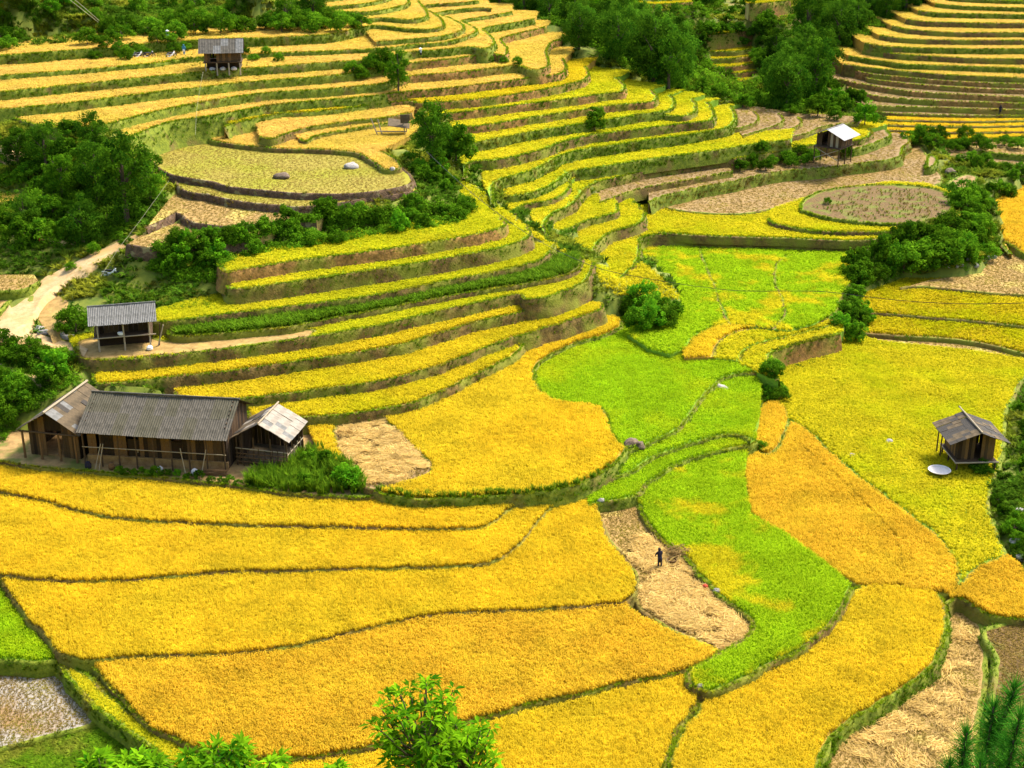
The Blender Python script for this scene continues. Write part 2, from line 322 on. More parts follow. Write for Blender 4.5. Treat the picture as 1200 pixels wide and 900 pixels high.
def make_kind(key, mat, meshes):
    c = bpy.data.collections.new('plants_'+key)
    for i, me in enumerate(meshes):
        me.materials.append(M[mat]); o = bpy.data.objects.new(key+'_tuft', me); c.objects.link(o)
    ng = bpy.data.node_groups.new('scatter_'+key, 'GeometryNodeTree')
    ng.interface.new_socket('Geometry', in_out='INPUT', socket_type='NodeSocketGeometry'); ng.interface.new_socket('Geometry', in_out='OUTPUT', socket_type='NodeSocketGeometry')
    N, L = ng.nodes, ng.links
    gi = N.new('NodeGroupInput'); go = N.new('NodeGroupOutput'); ip = N.new('GeometryNodeInstanceOnPoints'); ci = N.new('GeometryNodeCollectionInfo')
    ci.inputs['Collection'].default_value = c; ci.inputs['Separate Children'].default_value = True; ci.inputs['Reset Children'].default_value = True
    def at(nm, ty):
        a = N.new('GeometryNodeInputNamedAttribute'); a.data_type = ty; a.inputs['Name'].default_value = nm; return a.outputs['Attribute']
    L.new(gi.outputs[0], ip.inputs['Points']); L.new(ci.outputs[0], ip.inputs['Instance']); ip.inputs['Pick Instance'].default_value = True
    L.new(at('pick', 'INT'), ip.inputs['Instance Index']); L.new(at('rot', 'FLOAT_VECTOR'), ip.inputs['Rotation']); L.new(at('scl', 'FLOAT_VECTOR'), ip.inputs['Scale'])
    L.new(ip.outputs[0], go.inputs[0]); KINDS[key] = (ng, len(meshes), mat)
def rice_set(key, mat, h, npan, **k): make_kind(key, mat, [tuft_mesh(key, 11*i+len(key), 11, h, 0.18, 0.036, npan+1, pw=.042, **k) for i in range(4)])
rice_set('gold', 'gold', 0.62, 7); rice_set('amber', 'amber', 0.62, 8); rice_set('lime', 'lime', 0.55, 3); rice_set('mix', 'mix', 0.55, 4)
rice_set('ylime', 'ylime', 0.6, 5); rice_set('olive', 'olive', 0.5, 4); rice_set('strip', 'strip', 0.6, 6); rice_set('climb', 'climb', 0.6, 5); rice_set('upper', 'upper', 0.6, 6)
make_kind('stub', 'stub', [tuft_mesh('stub', 31+i, 9, 0.22, 0.12, 0.035) for i in range(3)])
make_kind('straw', 'straw', [lying_mesh('straw', 41+i) for i in range(4)])
make_kind('grass', 'grass', [tuft_mesh('grass', 51+i, 14, 0.42, 0.26, 0.045) for i in range(4)])
make_kind('lipgrass', 'lipgrass', [tuft_mesh('lipgrass', 56+i, 12, 0.42, 0.3, 0.05) for i in range(4)])
make_kind('dry', 'dry', [tuft_mesh('dry', 61+i, 12, 0.42, 0.3, 0.04) for i in range(4)])
make_kind('tall', 'tall', [tuft_mesh('tall', 71+i, 14, 0.95, 0.3, 0.05) for i in range(4)])
make_kind('weed', 'weed', [tuft_mesh('weed', 81+i, 22, 0.5, 0.5, 0.10) for i in range(5)])
SCAT_N = [0]
def leaf_ball(seed, n=70):
    r = np.random.default_rng(seed); d = r.normal(0, 1, (n, 3)); d[:, 2] = np.abs(d[:, 2]); d /= np.linalg.norm(d, axis=1)[:, None]; p = d*r.uniform(.35, 1.0, (n, 1))*[.5, .5, .55]
    t = np.cross(d + r.normal(0, .5, (n, 3)), r.normal(0, 1, (n, 3))); t /= np.linalg.norm(t, axis=1)[:, None]; bb = np.cross(d, t); L = .17*r.uniform(.6, 1.3, (n, 1))
    V = np.stack([p-t*L*.5, p+bb*L*.28, p+t*L*.5, p-bb*L*.28], 1).reshape(-1, 3)
    return mesh_np('leaf_clump', V, np.arange(4*n).reshape(n, 4), np.repeat(np.clip(r.uniform(0, .5)+r.uniform(0, .5, n), 0, 1), 4))
make_kind('leaf', 'leafy', [leaf_ball(300+i) for i in range(5)])
def scatter(name, key, pts, scl, parent=None, label=None, cat=None, tilt=0.12, rz=None, seed=0):
    ng, nv, mat = KINDS[key]; n = len(pts)
    if n == 0: return None
    r = np.random.default_rng(seed + n); SCAT_N[0] += n
    me = bpy.data.meshes.new(name); me.vertices.add(n); me.vertices.foreach_set('co', np.asarray(pts, np.float32).ravel())
    rot = np.stack([r.normal(0, tilt, n), r.normal(0, tilt, n), r.uniform(0, 6.283, n)], 1)
    a = me.attributes.new('rot', 'FLOAT_VECTOR', 'POINT'); a.data.foreach_set('vector', rot.astype(np.float32).ravel())
    scl = np.asarray(scl, float)
    if scl.ndim == 1: scl = np.stack([scl]*3, 1)
    a = me.attributes.new('scl', 'FLOAT_VECTOR', 'POINT'); a.data.foreach_set('vector', scl.astype(np.float32).ravel())
    a = me.attributes.new('pick', 'INT', 'POINT'); a.data.foreach_set('value', r.integers(0, nv, n).astype(np.int32))
    me.materials.append(M[mat])
    o = link(name, me, None, parent); md = o.modifiers.new('scatter', 'NODES'); md.node_group = ng
    tag(o, label, cat, None, 'stuff'); return o
# ------------------------------------------------------------------ terraces: every paddy is a slab with its own level, lip and bank
TOPMAT = {'gold': 'goldsoil', 'amber': 'goldsoil', 'lime': 'limesoil', 'mix': 'limesoil', 'ylime': 'limesoil', 'olive': 'goldsoil', 'climb': 'limesoil', 'strip': 'goldsoil', 'upper': 'goldsoil', None: 'tan', 'stub': 'tan', 'tall': 'gbank', 'grass': 'gbank'}
FIELDS = []
def F(z, lip, H=1.0, crop='gold', bank='earth', back=12.0, top=None, closed=False, fringe='grass', fd=1.0, label=None, inset=0.28, hs=1.0, smooth=True, jit=0.10):
    if crop is None and (top or 'tan') in ('pale', 'tan', 'plateau', 'mud') and H > .2: crop, hs, top = 'stub', .42, top or 'tan'
    FIELDS.append(dict(z=z, lip=lip, H=H, crop=crop, bank=bank, back=back, top=top or TOPMAT[crop], closed=closed, fringe=fringe, fd=fd, label=label, inset=inset, hs=hs, smooth=smooth, jit=jit))

F(8.0, [(-60,343),(0,342),(28,340),(46,331)], .6, None, 'gbank', [(40,322),(0,322),(-60,324)], top='tan', fringe='grass')
F(7.2, [(-60,372),(-10,370),(8,356),(22,345)], .6, None, 'gbank', [(20,338),(-60,344)], top='tan', fringe='grass')
F(11.4, [(-60,240),(0,239),(38,237)], .6, 'upper', 'gbank', [(36,229),(-60,226)])
# -- foreground, left: gently stepped golden paddies
F(1.0, [(-60,566),(0,578),(60,590),(93,600),(150,610),(200,613),(267,616),(330,618),(400,619),(480,621),(555,621),(576,614),(598,598),(606,590)], .6, 'gold', 'earth', [(600,585),(500,580),(430,565),(200,535),(0,520),(-60,515)], fringe='dry', inset=.1)
F(.65, [(-60,672),(5,676),(40,680),(100,683),(150,681),(200,677),(260,672),(330,671),(400,669),(470,667),(540,665),(580,660),(601,645),(616,630),(631,612),(642,599),(654,590)], .6, 'gold', 'earth', [(620,580),(400,600),(100,585),(-60,560)], fringe='dry', inset=.1)
F(.3, [(5,683),(25,715),(50,746),(72,768),(104,776),(135,773),(200,770),(270,768),(330,761),(400,746),(460,732),(520,721),(580,718),(640,715),(690,712),(728,707),(741,698),(745,684),(736,663),(716,641),(704,615),(698,588)], .6, 'gold', 'earth', [(660,585),(600,630),(400,655),(100,668),(0,665)], fringe='dry', inset=.1)
F(-.05, [(106,780),(125,801),(145,820),(165,843),(190,860),(220,874),(290,888),(350,890),(400,884),(440,874),(566,842),(633,824),(683,814),(733,801),(800,788),(840,767),(815,755),(785,742),(758,728),(735,712)], .7, 'amber', 'earth', [(700,705),(500,712),(300,755),(150,765)], fringe='dry', inset=.1)
F(-.45, [(300,960),(240,895),(330,897),(420,888),(566,850),(640,830),(740,806),(800,794),(828,811),(812,832),(790,862),(776,905),(770,960)], .7, 'gold', 'earth', [], fringe='dry', inset=.12, closed=True, smooth=False)
# path strip between the golden paddies and the lower left ones
F(-.35, [(68,772),(92,784),(118,806),(150,832),(185,858),(225,880),(260,905),(300,960),(230,960),(205,905),(165,868),(130,845),(100,818),(78,792)], .7, 'ylime', 'gbank', [], closed=True, inset=.25, hs=.55, fd=1.5)
F(-.2, [(-60,775),(0,775),(40,777),(68,775),(72,768),(50,748),(25,718),(2,686)], .6, 'lime', 'gbank', [(-60,660)], fd=1.5)
F(-1.15, [(-60,895),(0,879),(40,869),(80,858),(113,847),(100,822),(75,795),(60,785)], .5, 'stub', 'gbank', [(-60,770)], top='grey', hs=.6, fringe='grass')
F(-1.4, [(-60,990),(200,990),(215,960),(190,905),(150,868),(118,846)], .5, 'grass', 'gbank', [(40,850),(-60,880)], hs=.8)
# house yard
F(1.5, [(-60,520),(0,541),(50,549),(100,553),(200,562),(290,572),(340,580),(430,584),(445,578)], .7, None, 'earth', [(440,530),(380,510),(340,500),(200,497),(40,500),(-60,500)], top='yard', fringe='grass', fd=1.6)
# -- middle: golden paddy below the terraces, cut plot beside it
F(1.9, [(385,555),(430,573),(460,583),(500,586),(560,584),(600,581),(650,575),(690,563),(716,548),(734,529),(728,521),(717,507),(704,478),(667,473),(647,468),(631,456),(626,441),(631,428),(648,415),(678,402),(710,393),(729,382),(726,374)], 1.0, 'gold', 'gbank', [(690,372),(600,400),(500,455),(380,480),(360,500)], fd=1.2)
F(1.95, [(393,497),(446,491),(470,508),(496,534),(509,551),(497,560),(455,573),(428,572),(402,545)], .3, 'stub', 'earth', [], top='pale', closed=True, fringe='grass', fd=.8, hs=.7)
# -- terraces on the left spur (T1..T8)
F(2.85, [(290,484),(300,494),(348,491),(380,489),(420,485),(460,478),(490,471),(533,452),(567,435),(600,418),(614,403),(612,396)], 1.3, 'strip', 'earth', [(560,405),(450,440),(300,462)])
F(3.75, [(205,460),(212,472),(250,471),(282,469),(316,465),(360,459),(400,454),(450,447),(500,434),(533,423),(567,409),(613,393),(660,379),(703,364),(706,357)], 1.3, 'strip', 'earth', [(660,352),(560,370),(400,420),(200,445)])
F(4.85, [(108,436),(114,450),(150,449),(200,443),(267,436),(333,427),(400,417),(450,409),(483,401),(533,386),(567,376),(613,366),(617,356)], 1.4, 'strip', 'earth', [(560,350),(400,390),(130,420)])
F(6.0, [(88,408),(100,422),(150,422),(197,418),(267,410),(333,401),(400,390),(450,381),(500,369),(550,358),(607,346),(613,352),(640,349),(667,340),(686,330),(694,318),(696,308)], 1.5, 'climb', 'earth', [(660,310),(560,330),(400,362),(200,385),(80,395)])
F(6.55, [(196,384),(205,395),(267,391),(333,385),(357,381),(400,372),(450,363),(500,353),(560,342),(600,336),(640,329),(672,320),(682,308),(680,298)], .9, 'tall', 'earth', [(600,310),(400,345),(200,372)])
F(7.4, [(176,366),(185,378),(267,369),(333,361),(400,353),(467,342),(533,328),(583,319),(627,308),(645,297),(650,286)], 1.2, 'climb', 'earth', [(600,285),(400,325),(250,345)])
F(8.9, [(264,330),(274,340),(333,333),(400,323),(467,313),(527,303),(580,293),(610,284),(622,275),(618,264)], 1.6, 'climb', 'earth', [(560,265),(400,295),(290,318)])
F(10.1, [(256,310),(264,321),(280,318),(340,308),(400,300),(440,295),(480,289),(530,281),(570,273),(592,265),(588,256)], 1.5, 'climb', 'redbank', [(560,245),(480,262),(380,275),(262,305)], fd=.7)
F(6.03, [(92,412),(106,421),(197,416),(267,408),(333,399),(364,394),(362,386),(267,396),(205,400),(150,392),(96,400)], .15, None, 'earth', [], top='tan', closed=True, fringe='dry', fd=.3)
# -- harvested plateau above the hedge
F(11.3, [(148,287),(175,291),(205,288),(245,287),(290,283)], .8, None, 'stonebank', [(330,268),(260,265),(205,262),(165,276)], top='tan', fringe='dry', fd=.6)
F(11.9, [(170,268),(190,260),(207,250),(222,260),(243,264),(262,266),(278,265),(300,264),(320,263),(340,260),(370,258)], 1.0, None, 'stonebank', [(400,236),(340,238),(260,226),(207,222)], top='tan', fringe='dry', fd=.6)
F(12.6, [(205,213),(212,222),(228,227),(242,228),(260,233),(290,238),(320,241),(348,243),(380,241),(410,237),(436,232),(456,230),(480,226),(490,224)], 1.1, None, 'stonebank', [(480,212),(400,215),(300,212),(215,204)], top='plateau', fringe='dry', fd=.6)
F(13.2, [(170,186),(185,197),(203,206),(225,210),(245,213),(268,219),(302,223),(345,227),(400,228),(440,225),(468,220),(484,214),(480,204),(465,192)], 1.0, 'stub', 'stonebank', [(440,160),(380,140),(260,140),(215,148),(165,165)], top='plateau', fringe='dry', fd=.6, inset=.5, hs=.35)
F(13.6, [(238,162),(255,167),(290,172),(325,175),(365,176),(400,178),(420,181),(438,191),(452,200),(470,197),(462,186),(445,178)], .6, 'upper', 'earth', [(480,160),(500,140),(380,130),(260,140)])
F(14.05, [(350,163),(359,167),(369,161),(390,156),(420,151),(450,146),(475,141)], .7, 'upper', 'earth', [(480,128),(380,130),(330,145)])
F(14.6, [(306,161),(315,164),(327,161),(341,156),(360,151),(390,146),(420,142),(450,139),(482,133)], .8, 'upper', 'earth', [(490,118),(380,122),(300,140)])
# -- the long hillside: left half (upper terraces) runs on into the central slope
F(15.2, [(262,150),(277,145),(300,140),(330,134),(360,133),(400,129),(440,123),(478,119),(492,122),(540,119),(580,115),(630,107),(660,101),(682,95),(690,88),(686,79)], 1.4, 'strip', 'redbank', [(700,68),(660,72),(560,92),(400,108),(300,120)], fd=1.1)
F(16.3, [(148,163),(157,160),(170,154),(190,147),(210,142),(240,138),(270,133),(290,129),(320,124),(360,120),(400,117),(440,113),(462,110),(480,108),(520,105),(560,100),(600,95),(630,91),(657,87),(663,79),(660,70)], 3.3, 'upper', 'redbank', [(678,56),(640,55),(560,78),(440,92),(200,118),(140,135)], fd=1.1)
F(17.4, [(8,137),(40,146),(75,151),(105,150),(132,145),(150,140),(170,135),(200,128),(240,120),(280,114),(320,109),(360,107),(400,104),(440,100),(458,97),(480,90),(520,87),(560,83),(606,78),(622,83),(640,80),(643,72),(640,62),(646,51),(664,45)], 1.5, 'upper', 'redbank', [(668,38),(620,40),(560,62),(460,78),(240,100),(0,115)], fd=1.1)
F(18.5, [(-60,133),(0,129),(40,126),(80,122),(120,117),(160,112),(200,107),(240,103),(280,98),(320,95),(360,92),(404,88),(440,82),(480,75),(520,71),(560,66),(576,64),(591,66),(595,59),(590,52),(588,46),(600,42),(616,38),(640,32)], 1.5, 'upper', 'redbank', [(645,25),(600,25),(550,45),(440,62),(240,82),(-60,100)], fd=1.0)
F(19.6, [(-60,113),(0,109),(40,105),(80,101),(120,97),(160,93),(200,89),(240,85),(288,81),(320,79),(360,76),(400,73),(448,70),(480,62),(520,59),(550,56),(565,58),(576,55),(579,48),(574,42),(566,35),(580,31),(600,28),(626,23)], 1.5, 'upper', 'gbank', [(630,14),(570,12),(530,35),(440,50),(240,60),(-60,80)])
F(20.2, [(-60,95),(0,90),(96,83),(140,79),(184,75),(202,72),(240,68),(280,66),(318,63),(360,62),(400,60),(450,58),(480,54),(520,51),(546,44),(559,36),(548,29),(541,25),(570,20),(600,15)], 1.6, 'upper', 'gbank', [(600,5),(540,5),(500,30),(440,40),(240,45),(-60,60)])
F(20.9, [(440,50),(480,47),(520,43),(541,36),(543,30),(527,22),(512,16),(560,10),(576,11)], 1.3, 'upper', 'gbank', [(570,0),(500,-5),(470,20),(430,38)])
F(21.5, [(-60,68),(0,66),(96,59),(140,56),(180,52),(232,48),(280,46),(320,45),(388,41),(420,34),(442,31),(480,35),(508,35),(520,30),(514,20),(497,8),(540,4),(562,2)], 2.2, 'upper', 'gbank', [(540,-8),(470,-8),(440,18),(300,32),(-60,50)], fd=1.6)
F(22.2, [(425,24),(450,22),(480,24),(500,20),(499,13),(492,4),(486,-4)], 1.3, 'upper', 'gbank', [(450,-12),(430,5)])
F(22.9, [(372,14),(388,14),(420,15),(448,13),(476,6),(478,0),(470,-6)], 1.3, 'upper', 'gbank', [(440,-16),(380,-2)])
F(23.5, [(376,9),(412,7),(450,1),(462,-6)], 1.3, 'upper', 'gbank', 14)
F(24.0, [(318,4),(345,2),(380,1),(420,-4)], 1.2, 'upper', 'gbank', 14)
# -- central slope, lower contours
F(14.1, [(500,138),(520,135),(560,130),(600,125),(640,120),(680,115),(714,110),(730,108),(732,101),(722,92)], 1.4, 'climb', 'redbank', [(738,84),(690,78),(600,105),(500,125)], fd=1.1)
F(13.0, [(530,152),(544,150),(580,146),(620,139),(660,133),(700,127),(722,124),(745,122),(765,120),(770,114),(763,106)], 1.4, 'climb', 'redbank', [(780,100),(720,92),(600,118),(520,140)], fd=1.1)
F(12.0, [(536,173),(548,170),(580,164),(620,156),(670,148),(720,140),(750,135),(784,130),(791,120),(786,112)], 1.5, 'climb', 'gbank', [(800,106),(740,105),(600,140),(530,158)], fd=1.4)
F(11.6, [(780,136),(790,137),(802,137),(814,132),(816,124),(812,116)], .8, 'climb', 'earth', [(826,111),(790,106),(770,120)])
F(10.8, [(545,210),(548,194),(556,190),(580,189),(610,183),(640,175),(660,167),(690,160),(720,156),(760,151),(800,146),(820,144),(832,142),(837,136),(835,128),(830,121)], 1.6, 'climb', 'earth', [(842,116),(780,118),(640,155),(540,178)], fd=1.4)
F(9.6, [(578,240),(577,226),(580,215),(592,210),(620,202),(640,193),(655,184),(680,177),(720,171),(760,165),(800,160),(835,154),(853,150),(862,141),(860,131),(856,125)], 1.7, 'climb', 'gbank', [(870,121),(800,130),(640,172),(560,195)], fd=1.6)
F(9.0, [(838,158),(852,153),(870,150),(886,144),(889,138),(884,131)], .9, None, 'earth', [(897,126),(850,122),(830,140)], top='pale', fringe='dry', fd=.6)
F(8.6, [(870,160),(884,156),(900,151),(915,145),(918,140),(912,134)], .9, None, 'earth', [(926,130),(880,126),(860,145)], top='pale', fringe='dry', fd=.6)
F(8.0, [(890,164),(902,161),(925,153),(938,146),(939,142),(935,138)], .9, None, 'earth', [(950,134),(900,130),(880,150)], top='pale', fringe='dry', fd=.6)
F(7.6, [(905,168),(922,163),(945,157),(962,150),(985,146),(1005,145)], 1.0, None, 'earth', [(1010,137),(950,133),(900,155)], top='pale', fringe='dry', fd=.6)
F(8.3, [(584,228),(594,231),(608,230),(630,225),(648,217),(664,205),(672,201),(690,199),(720,194),(780,185),(840,177),(890,169),(927,165)], 1.2, 'climb', 'gbank', [(930,152),(850,158),(700,172),(600,205)], fd=1.3)
F(7.5, [(596,252),(606,245),(620,240),(640,237),(655,232),(666,223),(669,213)], 1.1, 'climb', 'earth', [(690,198),(640,205),(590,230)])
F(6.9, [(641,276),(639,263),(643,256),(655,248),(670,241),(679,231),(687,222),(701,214),(722,209),(760,200),(800,194),(840,188),(862,187),(890,182),(920,177),(946,172),(985,168),(1010,164),(1022,157),(1018,152)], 1.8, 'climb', 'earth', [(1040,146),(980,140),(800,170),(680,195),(620,250)], fd=1.1)
F(6.3, [(985,178),(1010,173),(1030,166),(1043,160),(1040,154)], .9, None, 'gbank', [(1030,148),(990,160)], top='pale', fd=.8)
F(5.9, [(704,238),(720,232),(746,223),(770,218),(800,213),(830,207),(858,202)], .9, None, 'earth', 10, top='pale', fringe='grass', fd=.6)
F(5.75, [(654,284),(657,273),(670,268),(690,259),(710,254),(724,249),(723,240)], 1.1, 'climb', 'earth', [(715,225),(680,232),(645,262)])
F(5.3, [(760,238),(775,231),(800,225),(820,220),(860,213),(880,208),(920,201),(960,198),(1000,193),(1040,188),(1055,183),(1058,173),(1066,167),(1063,160)], 1.5, None, 'gbank', [(1050,155),(1000,165),(850,190),(760,220)], top='pale', fringe='dry', fd=.8)
F(4.9, [(697,294),(702,284),(715,274),(735,268),(752,261),(756,252),(749,243),(743,237)], 1.2, 'ylime', 'earth', [(735,228),(690,250),(670,290)])
# drained flat and the mound on it
F(3.95, [(770,238),(790,246),(840,251),(880,250),(912,243),(940,236),(985,228),(1030,232),(1075,232),(1090,222),(1105,212),(1100,200),(1085,180),(1078,168)], .6, None, 'gbank', [(1060,160),(1000,180),(850,205),(765,228)], top='mud', fringe='dry', fd=.3)
F(3.6, [(740,268),(760,272),(800,276),(840,278),(880,279),(920,280),(960,282),(1000,283),(1035,281)], .4, 'ylime', 'earth', [(1040,262),(940,238),(860,245),(780,240),(745,236)])
F(3.5, [(725,330),(745,310),(750,292),(749,283),(757,278),(770,276),(800,276),(840,278),(880,279),(920,280),(960,282),(1000,283),(1040,280)], 1.2, 'ylime', 'earth', [(1060,262),(920,245),(780,245),(720,270),(690,300)])
F(4.15, [(900,258),(905,262),(925,267),(960,272),(1000,273),(1048,271),(1065,262)], 1.0, 'ylime', 'earth', [(1110,240),(1112,226),(1085,216),(1040,214),(990,222),(940,234),(905,246)])
F(4.65, [(938,245),(945,249),(970,256),(1010,261),(1050,263),(1085,260),(1112,250),(1116,240),(1108,226),(1080,219),(1040,217),(1000,219),(960,226),(942,236)], .7, None, 'gbank', [], top='clod', closed=True, fd=1.6)
# -- the lime green basin
F(2.0, [(806,408),(814,397),(834,386),(860,381),(882,383),(900,386),(925,388),(955,380),(978,365),(985,345),(1000,325),(1010,300)], .7, 'mix', 'earth', [(1015,278),(880,268),(760,268),(735,300),(770,320),(782,332),(795,347),(796,358),(770,372),(735,392),(760,409),(785,416)], fd=.6)
F(2.07, [(814,274),(818,292),(824,310),(835,336),(845,367),(853,381)], .2, 'mix', 'earth', [(882,383),(900,386),(925,388),(955,380),(978,365),(985,345),(1000,325),(1010,300),(1013,278),(900,270)], fd=.4)
F(2.13, [(966,281),(945,295),(920,301),(908,312),(906,330),(914,350),(917,370),(905,386)], .2, 'mix', 'earth', [(925,388),(955,380),(978,365),(985,345),(1000,325),(1010,300),(1013,280)], fd=.4)
F(1.9, [(838,418),(842,405),(856,393),(880,387),(912,386),(930,386)], .6, 'gold', 'earth', [(930,376),(860,372),(815,385),(800,405),(802,420)], fd=.6)
F(1.75, [(870,424),(872,413),(886,405),(910,399),(930,395),(962,386),(985,380)], .9, 'ylime', 'earth', [(960,374),(880,376),(845,388),(832,420)], fd=.8)
F(1.6, [(912,446),(903,428),(902,418),(906,414),(920,409),(945,402),(962,398),(985,392)], 2.2, 'ylime', 'redbank', [(990,380),(930,384),(880,395),(862,425),(895,440)], fd=.8)
F(1.42, [(735,530),(754,524),(770,516),(790,507),(808,489),(816,477),(830,460),(845,446),(860,440),(882,438),(900,438)], .7, 'lime', 'gbank', [(905,420),(860,405),(800,398),(760,375),(727,370),(705,382),(670,395),(620,410),(610,445),(640,475),(690,480),(720,525)], fd=.7)
F(1.0, [(720,560),(738,555),(760,540),(790,528),(820,518),(850,511),(868,512),(880,518)], .7, 'lime', 'gbank', [(890,490),(892,455),(880,432),(820,455),(780,490),(730,520),(715,540)], fd=.8)
F(.6, [(690,594),(706,590),(746,582),(758,569),(776,555),(800,543),(830,533),(860,526),(876,524),(886,518)], .7, 'lime', 'gbank', [(885,505),(850,500),(790,515),(735,545),(690,575)], fd=.8)
F(.15, [(748,594),(763,622),(782,640),(801,655),(824,680),(844,700),(883,733),(873,748),(850,764),(804,791),(826,812),(850,806),(880,793),(906,779),(940,762),(966,742),(986,715),(998,690)], .7, 'mix', 'earth', [(980,672),(925,630),(880,605),(872,560),(876,530),(860,518),(790,535),(745,570)], fd=.6)
# cut paddy where the farmer stands
F(-.1, [(700,592),(745,590),(765,622),(784,640),(803,655),(826,680),(846,700),(884,733),(873,748),(848,766),(800,745),(750,715),(746,685),(736,660),(716,638),(704,612)], .5, 'stub', 'earth', [], top='tan', closed=True, fringe='dry', fd=.3, hs=.6, inset=.3)
# -- right side
F(-.3, [(905,470),(915,490),(940,502),(970,530),(1000,556),(1060,601),(1098,632),(1119,662),(1123,688),(1150,664),(1178,652),(1168,622),(1158,592),(1168,558),(1178,530),(1177,500),(1188,466),(1212,434),(1260,415)], .6, 'ylime', 'gbank', [(1260,400),(1150,388),(1020,385),(960,400),(900,420)], fd=.5)
F(-.5, [(872,544),(874,570),(880,603),(900,620),(945,652),(985,676),(1010,688),(1060,690),(1108,698),(1120,690),(1124,668),(1116,648),(1096,630),(1058,599),(998,554),(968,528),(942,503),(925,500),(915,520),(890,530)], .5, 'amber', 'earth', [], closed=True, fringe='dry', fd=.4, inset=.1)
F(-.42, [(930,518),(965,548),(1005,585),(1038,620),(1055,650),(1060,692)], .15, 'amber', 'earth', [(1104,694),(1116,688),(1121,668),(1113,650),(1093,632),(1055,602),(995,558),(965,532),(942,508)], fringe='dry', fd=.2, inset=.1)
F(-.2, [(884,528),(880,505),(892,478),(910,472),(924,486),(922,505),(906,532)], .5, 'amber', 'gbank', [], closed=True, fd=.8)
F(-.55, [(1112,710),(1125,702),(1160,722),(1205,728),(1260,735)], .8, 'amber', 'earth', [(1260,705),(1205,678),(1184,656),(1145,650),(1122,672)], fd=.4, inset=.15)
F(-.5, [(778,960),(783,900),(792,868),(815,838),(830,815),(880,795),(908,780),(942,763),(968,743),(988,716),(1000,692),(1030,687),(1080,690),(1104,704),(1109,740),(1096,776),(1070,801),(1030,826),(992,850),(972,870),(958,905),(950,960)], 1.3, 'gold', 'gbank', [], closed=True, fd=1.2, inset=.3)
F(-1.4, [(920,990),(960,880),(1000,830),(1060,790),(1090,740),(1108,712),(1135,716),(1150,735),(1157,770),(1154,812),(1147,852),(1130,990)], .5, 'stub', 'gbank', [], top='tan', closed=True, fd=.6, hs=.5, inset=.4)
F(-.9, [(1158,735),(1165,770),(1162,812),(1155,855),(1150,990),(1300,990),(1300,735)], .5, 'stub', 'gbank', [], top='clod', closed=True, fd=.7, hs=.7)
F(.1, [(1000,390),(1022,392),(1060,395),(1116,398),(1160,405),(1205,417),(1270,435)], .6, 'olive', 'earth', [(1270,360),(1150,350),(1050,345),(1005,365)], fd=.4)
F(-.25, [(1015,396),(1040,402),(1090,406),(1140,412),(1190,420),(1210,424)], .25, 'stub', 'earth', [(1212,412),(1160,400),(1100,393),(1020,390)], top='tan', fringe='dry', fd=.2, hs=.5)
F(.5, [(1005,367),(1040,369),(1090,373),(1140,377),(1205,384),(1270,392)], .5, 'olive', 'earth', [(1270,330),(1150,325),(1060,328),(1010,345)], fd=.3, inset=.1)
F(.9, [(1055,338),(1078,336),(1120,340),(1160,344),(1210,347),(1270,352)], .6, 'stub', 'earth', [(1270,285),(1180,280),(1165,295),(1150,320),(1090,328)], top='tan', fringe='dry', fd=.3, hs=.5)
F(1.5, [(1185,298),(1176,288),(1180,285),(1195,295),(1215,303),(1270,312)], .7, 'amber', 'gbank', [(1270,215),(1200,218),(1175,232),(1160,236),(1168,262)], fd=.6, hs=.8)
# fields in the gap beyond the mound
F(4.3, [(1110,215),(1128,222),(1140,220),(1145,208),(1130,205)], .6, None, 'gbank', [], top='mud', closed=True, fd=.8)
F(4.9, [(1086,197),(1094,195),(1098,188),(1094,183),(1088,184)], .9, None, 'gbank', [], top='pale', closed=True, fd=.8)
F(3.9, [(1118,186),(1150,190),(1185,194),(1230,202),(1270,206)], .7, None, 'gbank', 9, top='pale', fd=1.2)
F(4.6, [(1146,178),(1175,181),(1205,184),(1270,190)], .7, None, 'gbank', 12, top='tan', fd=1.2)
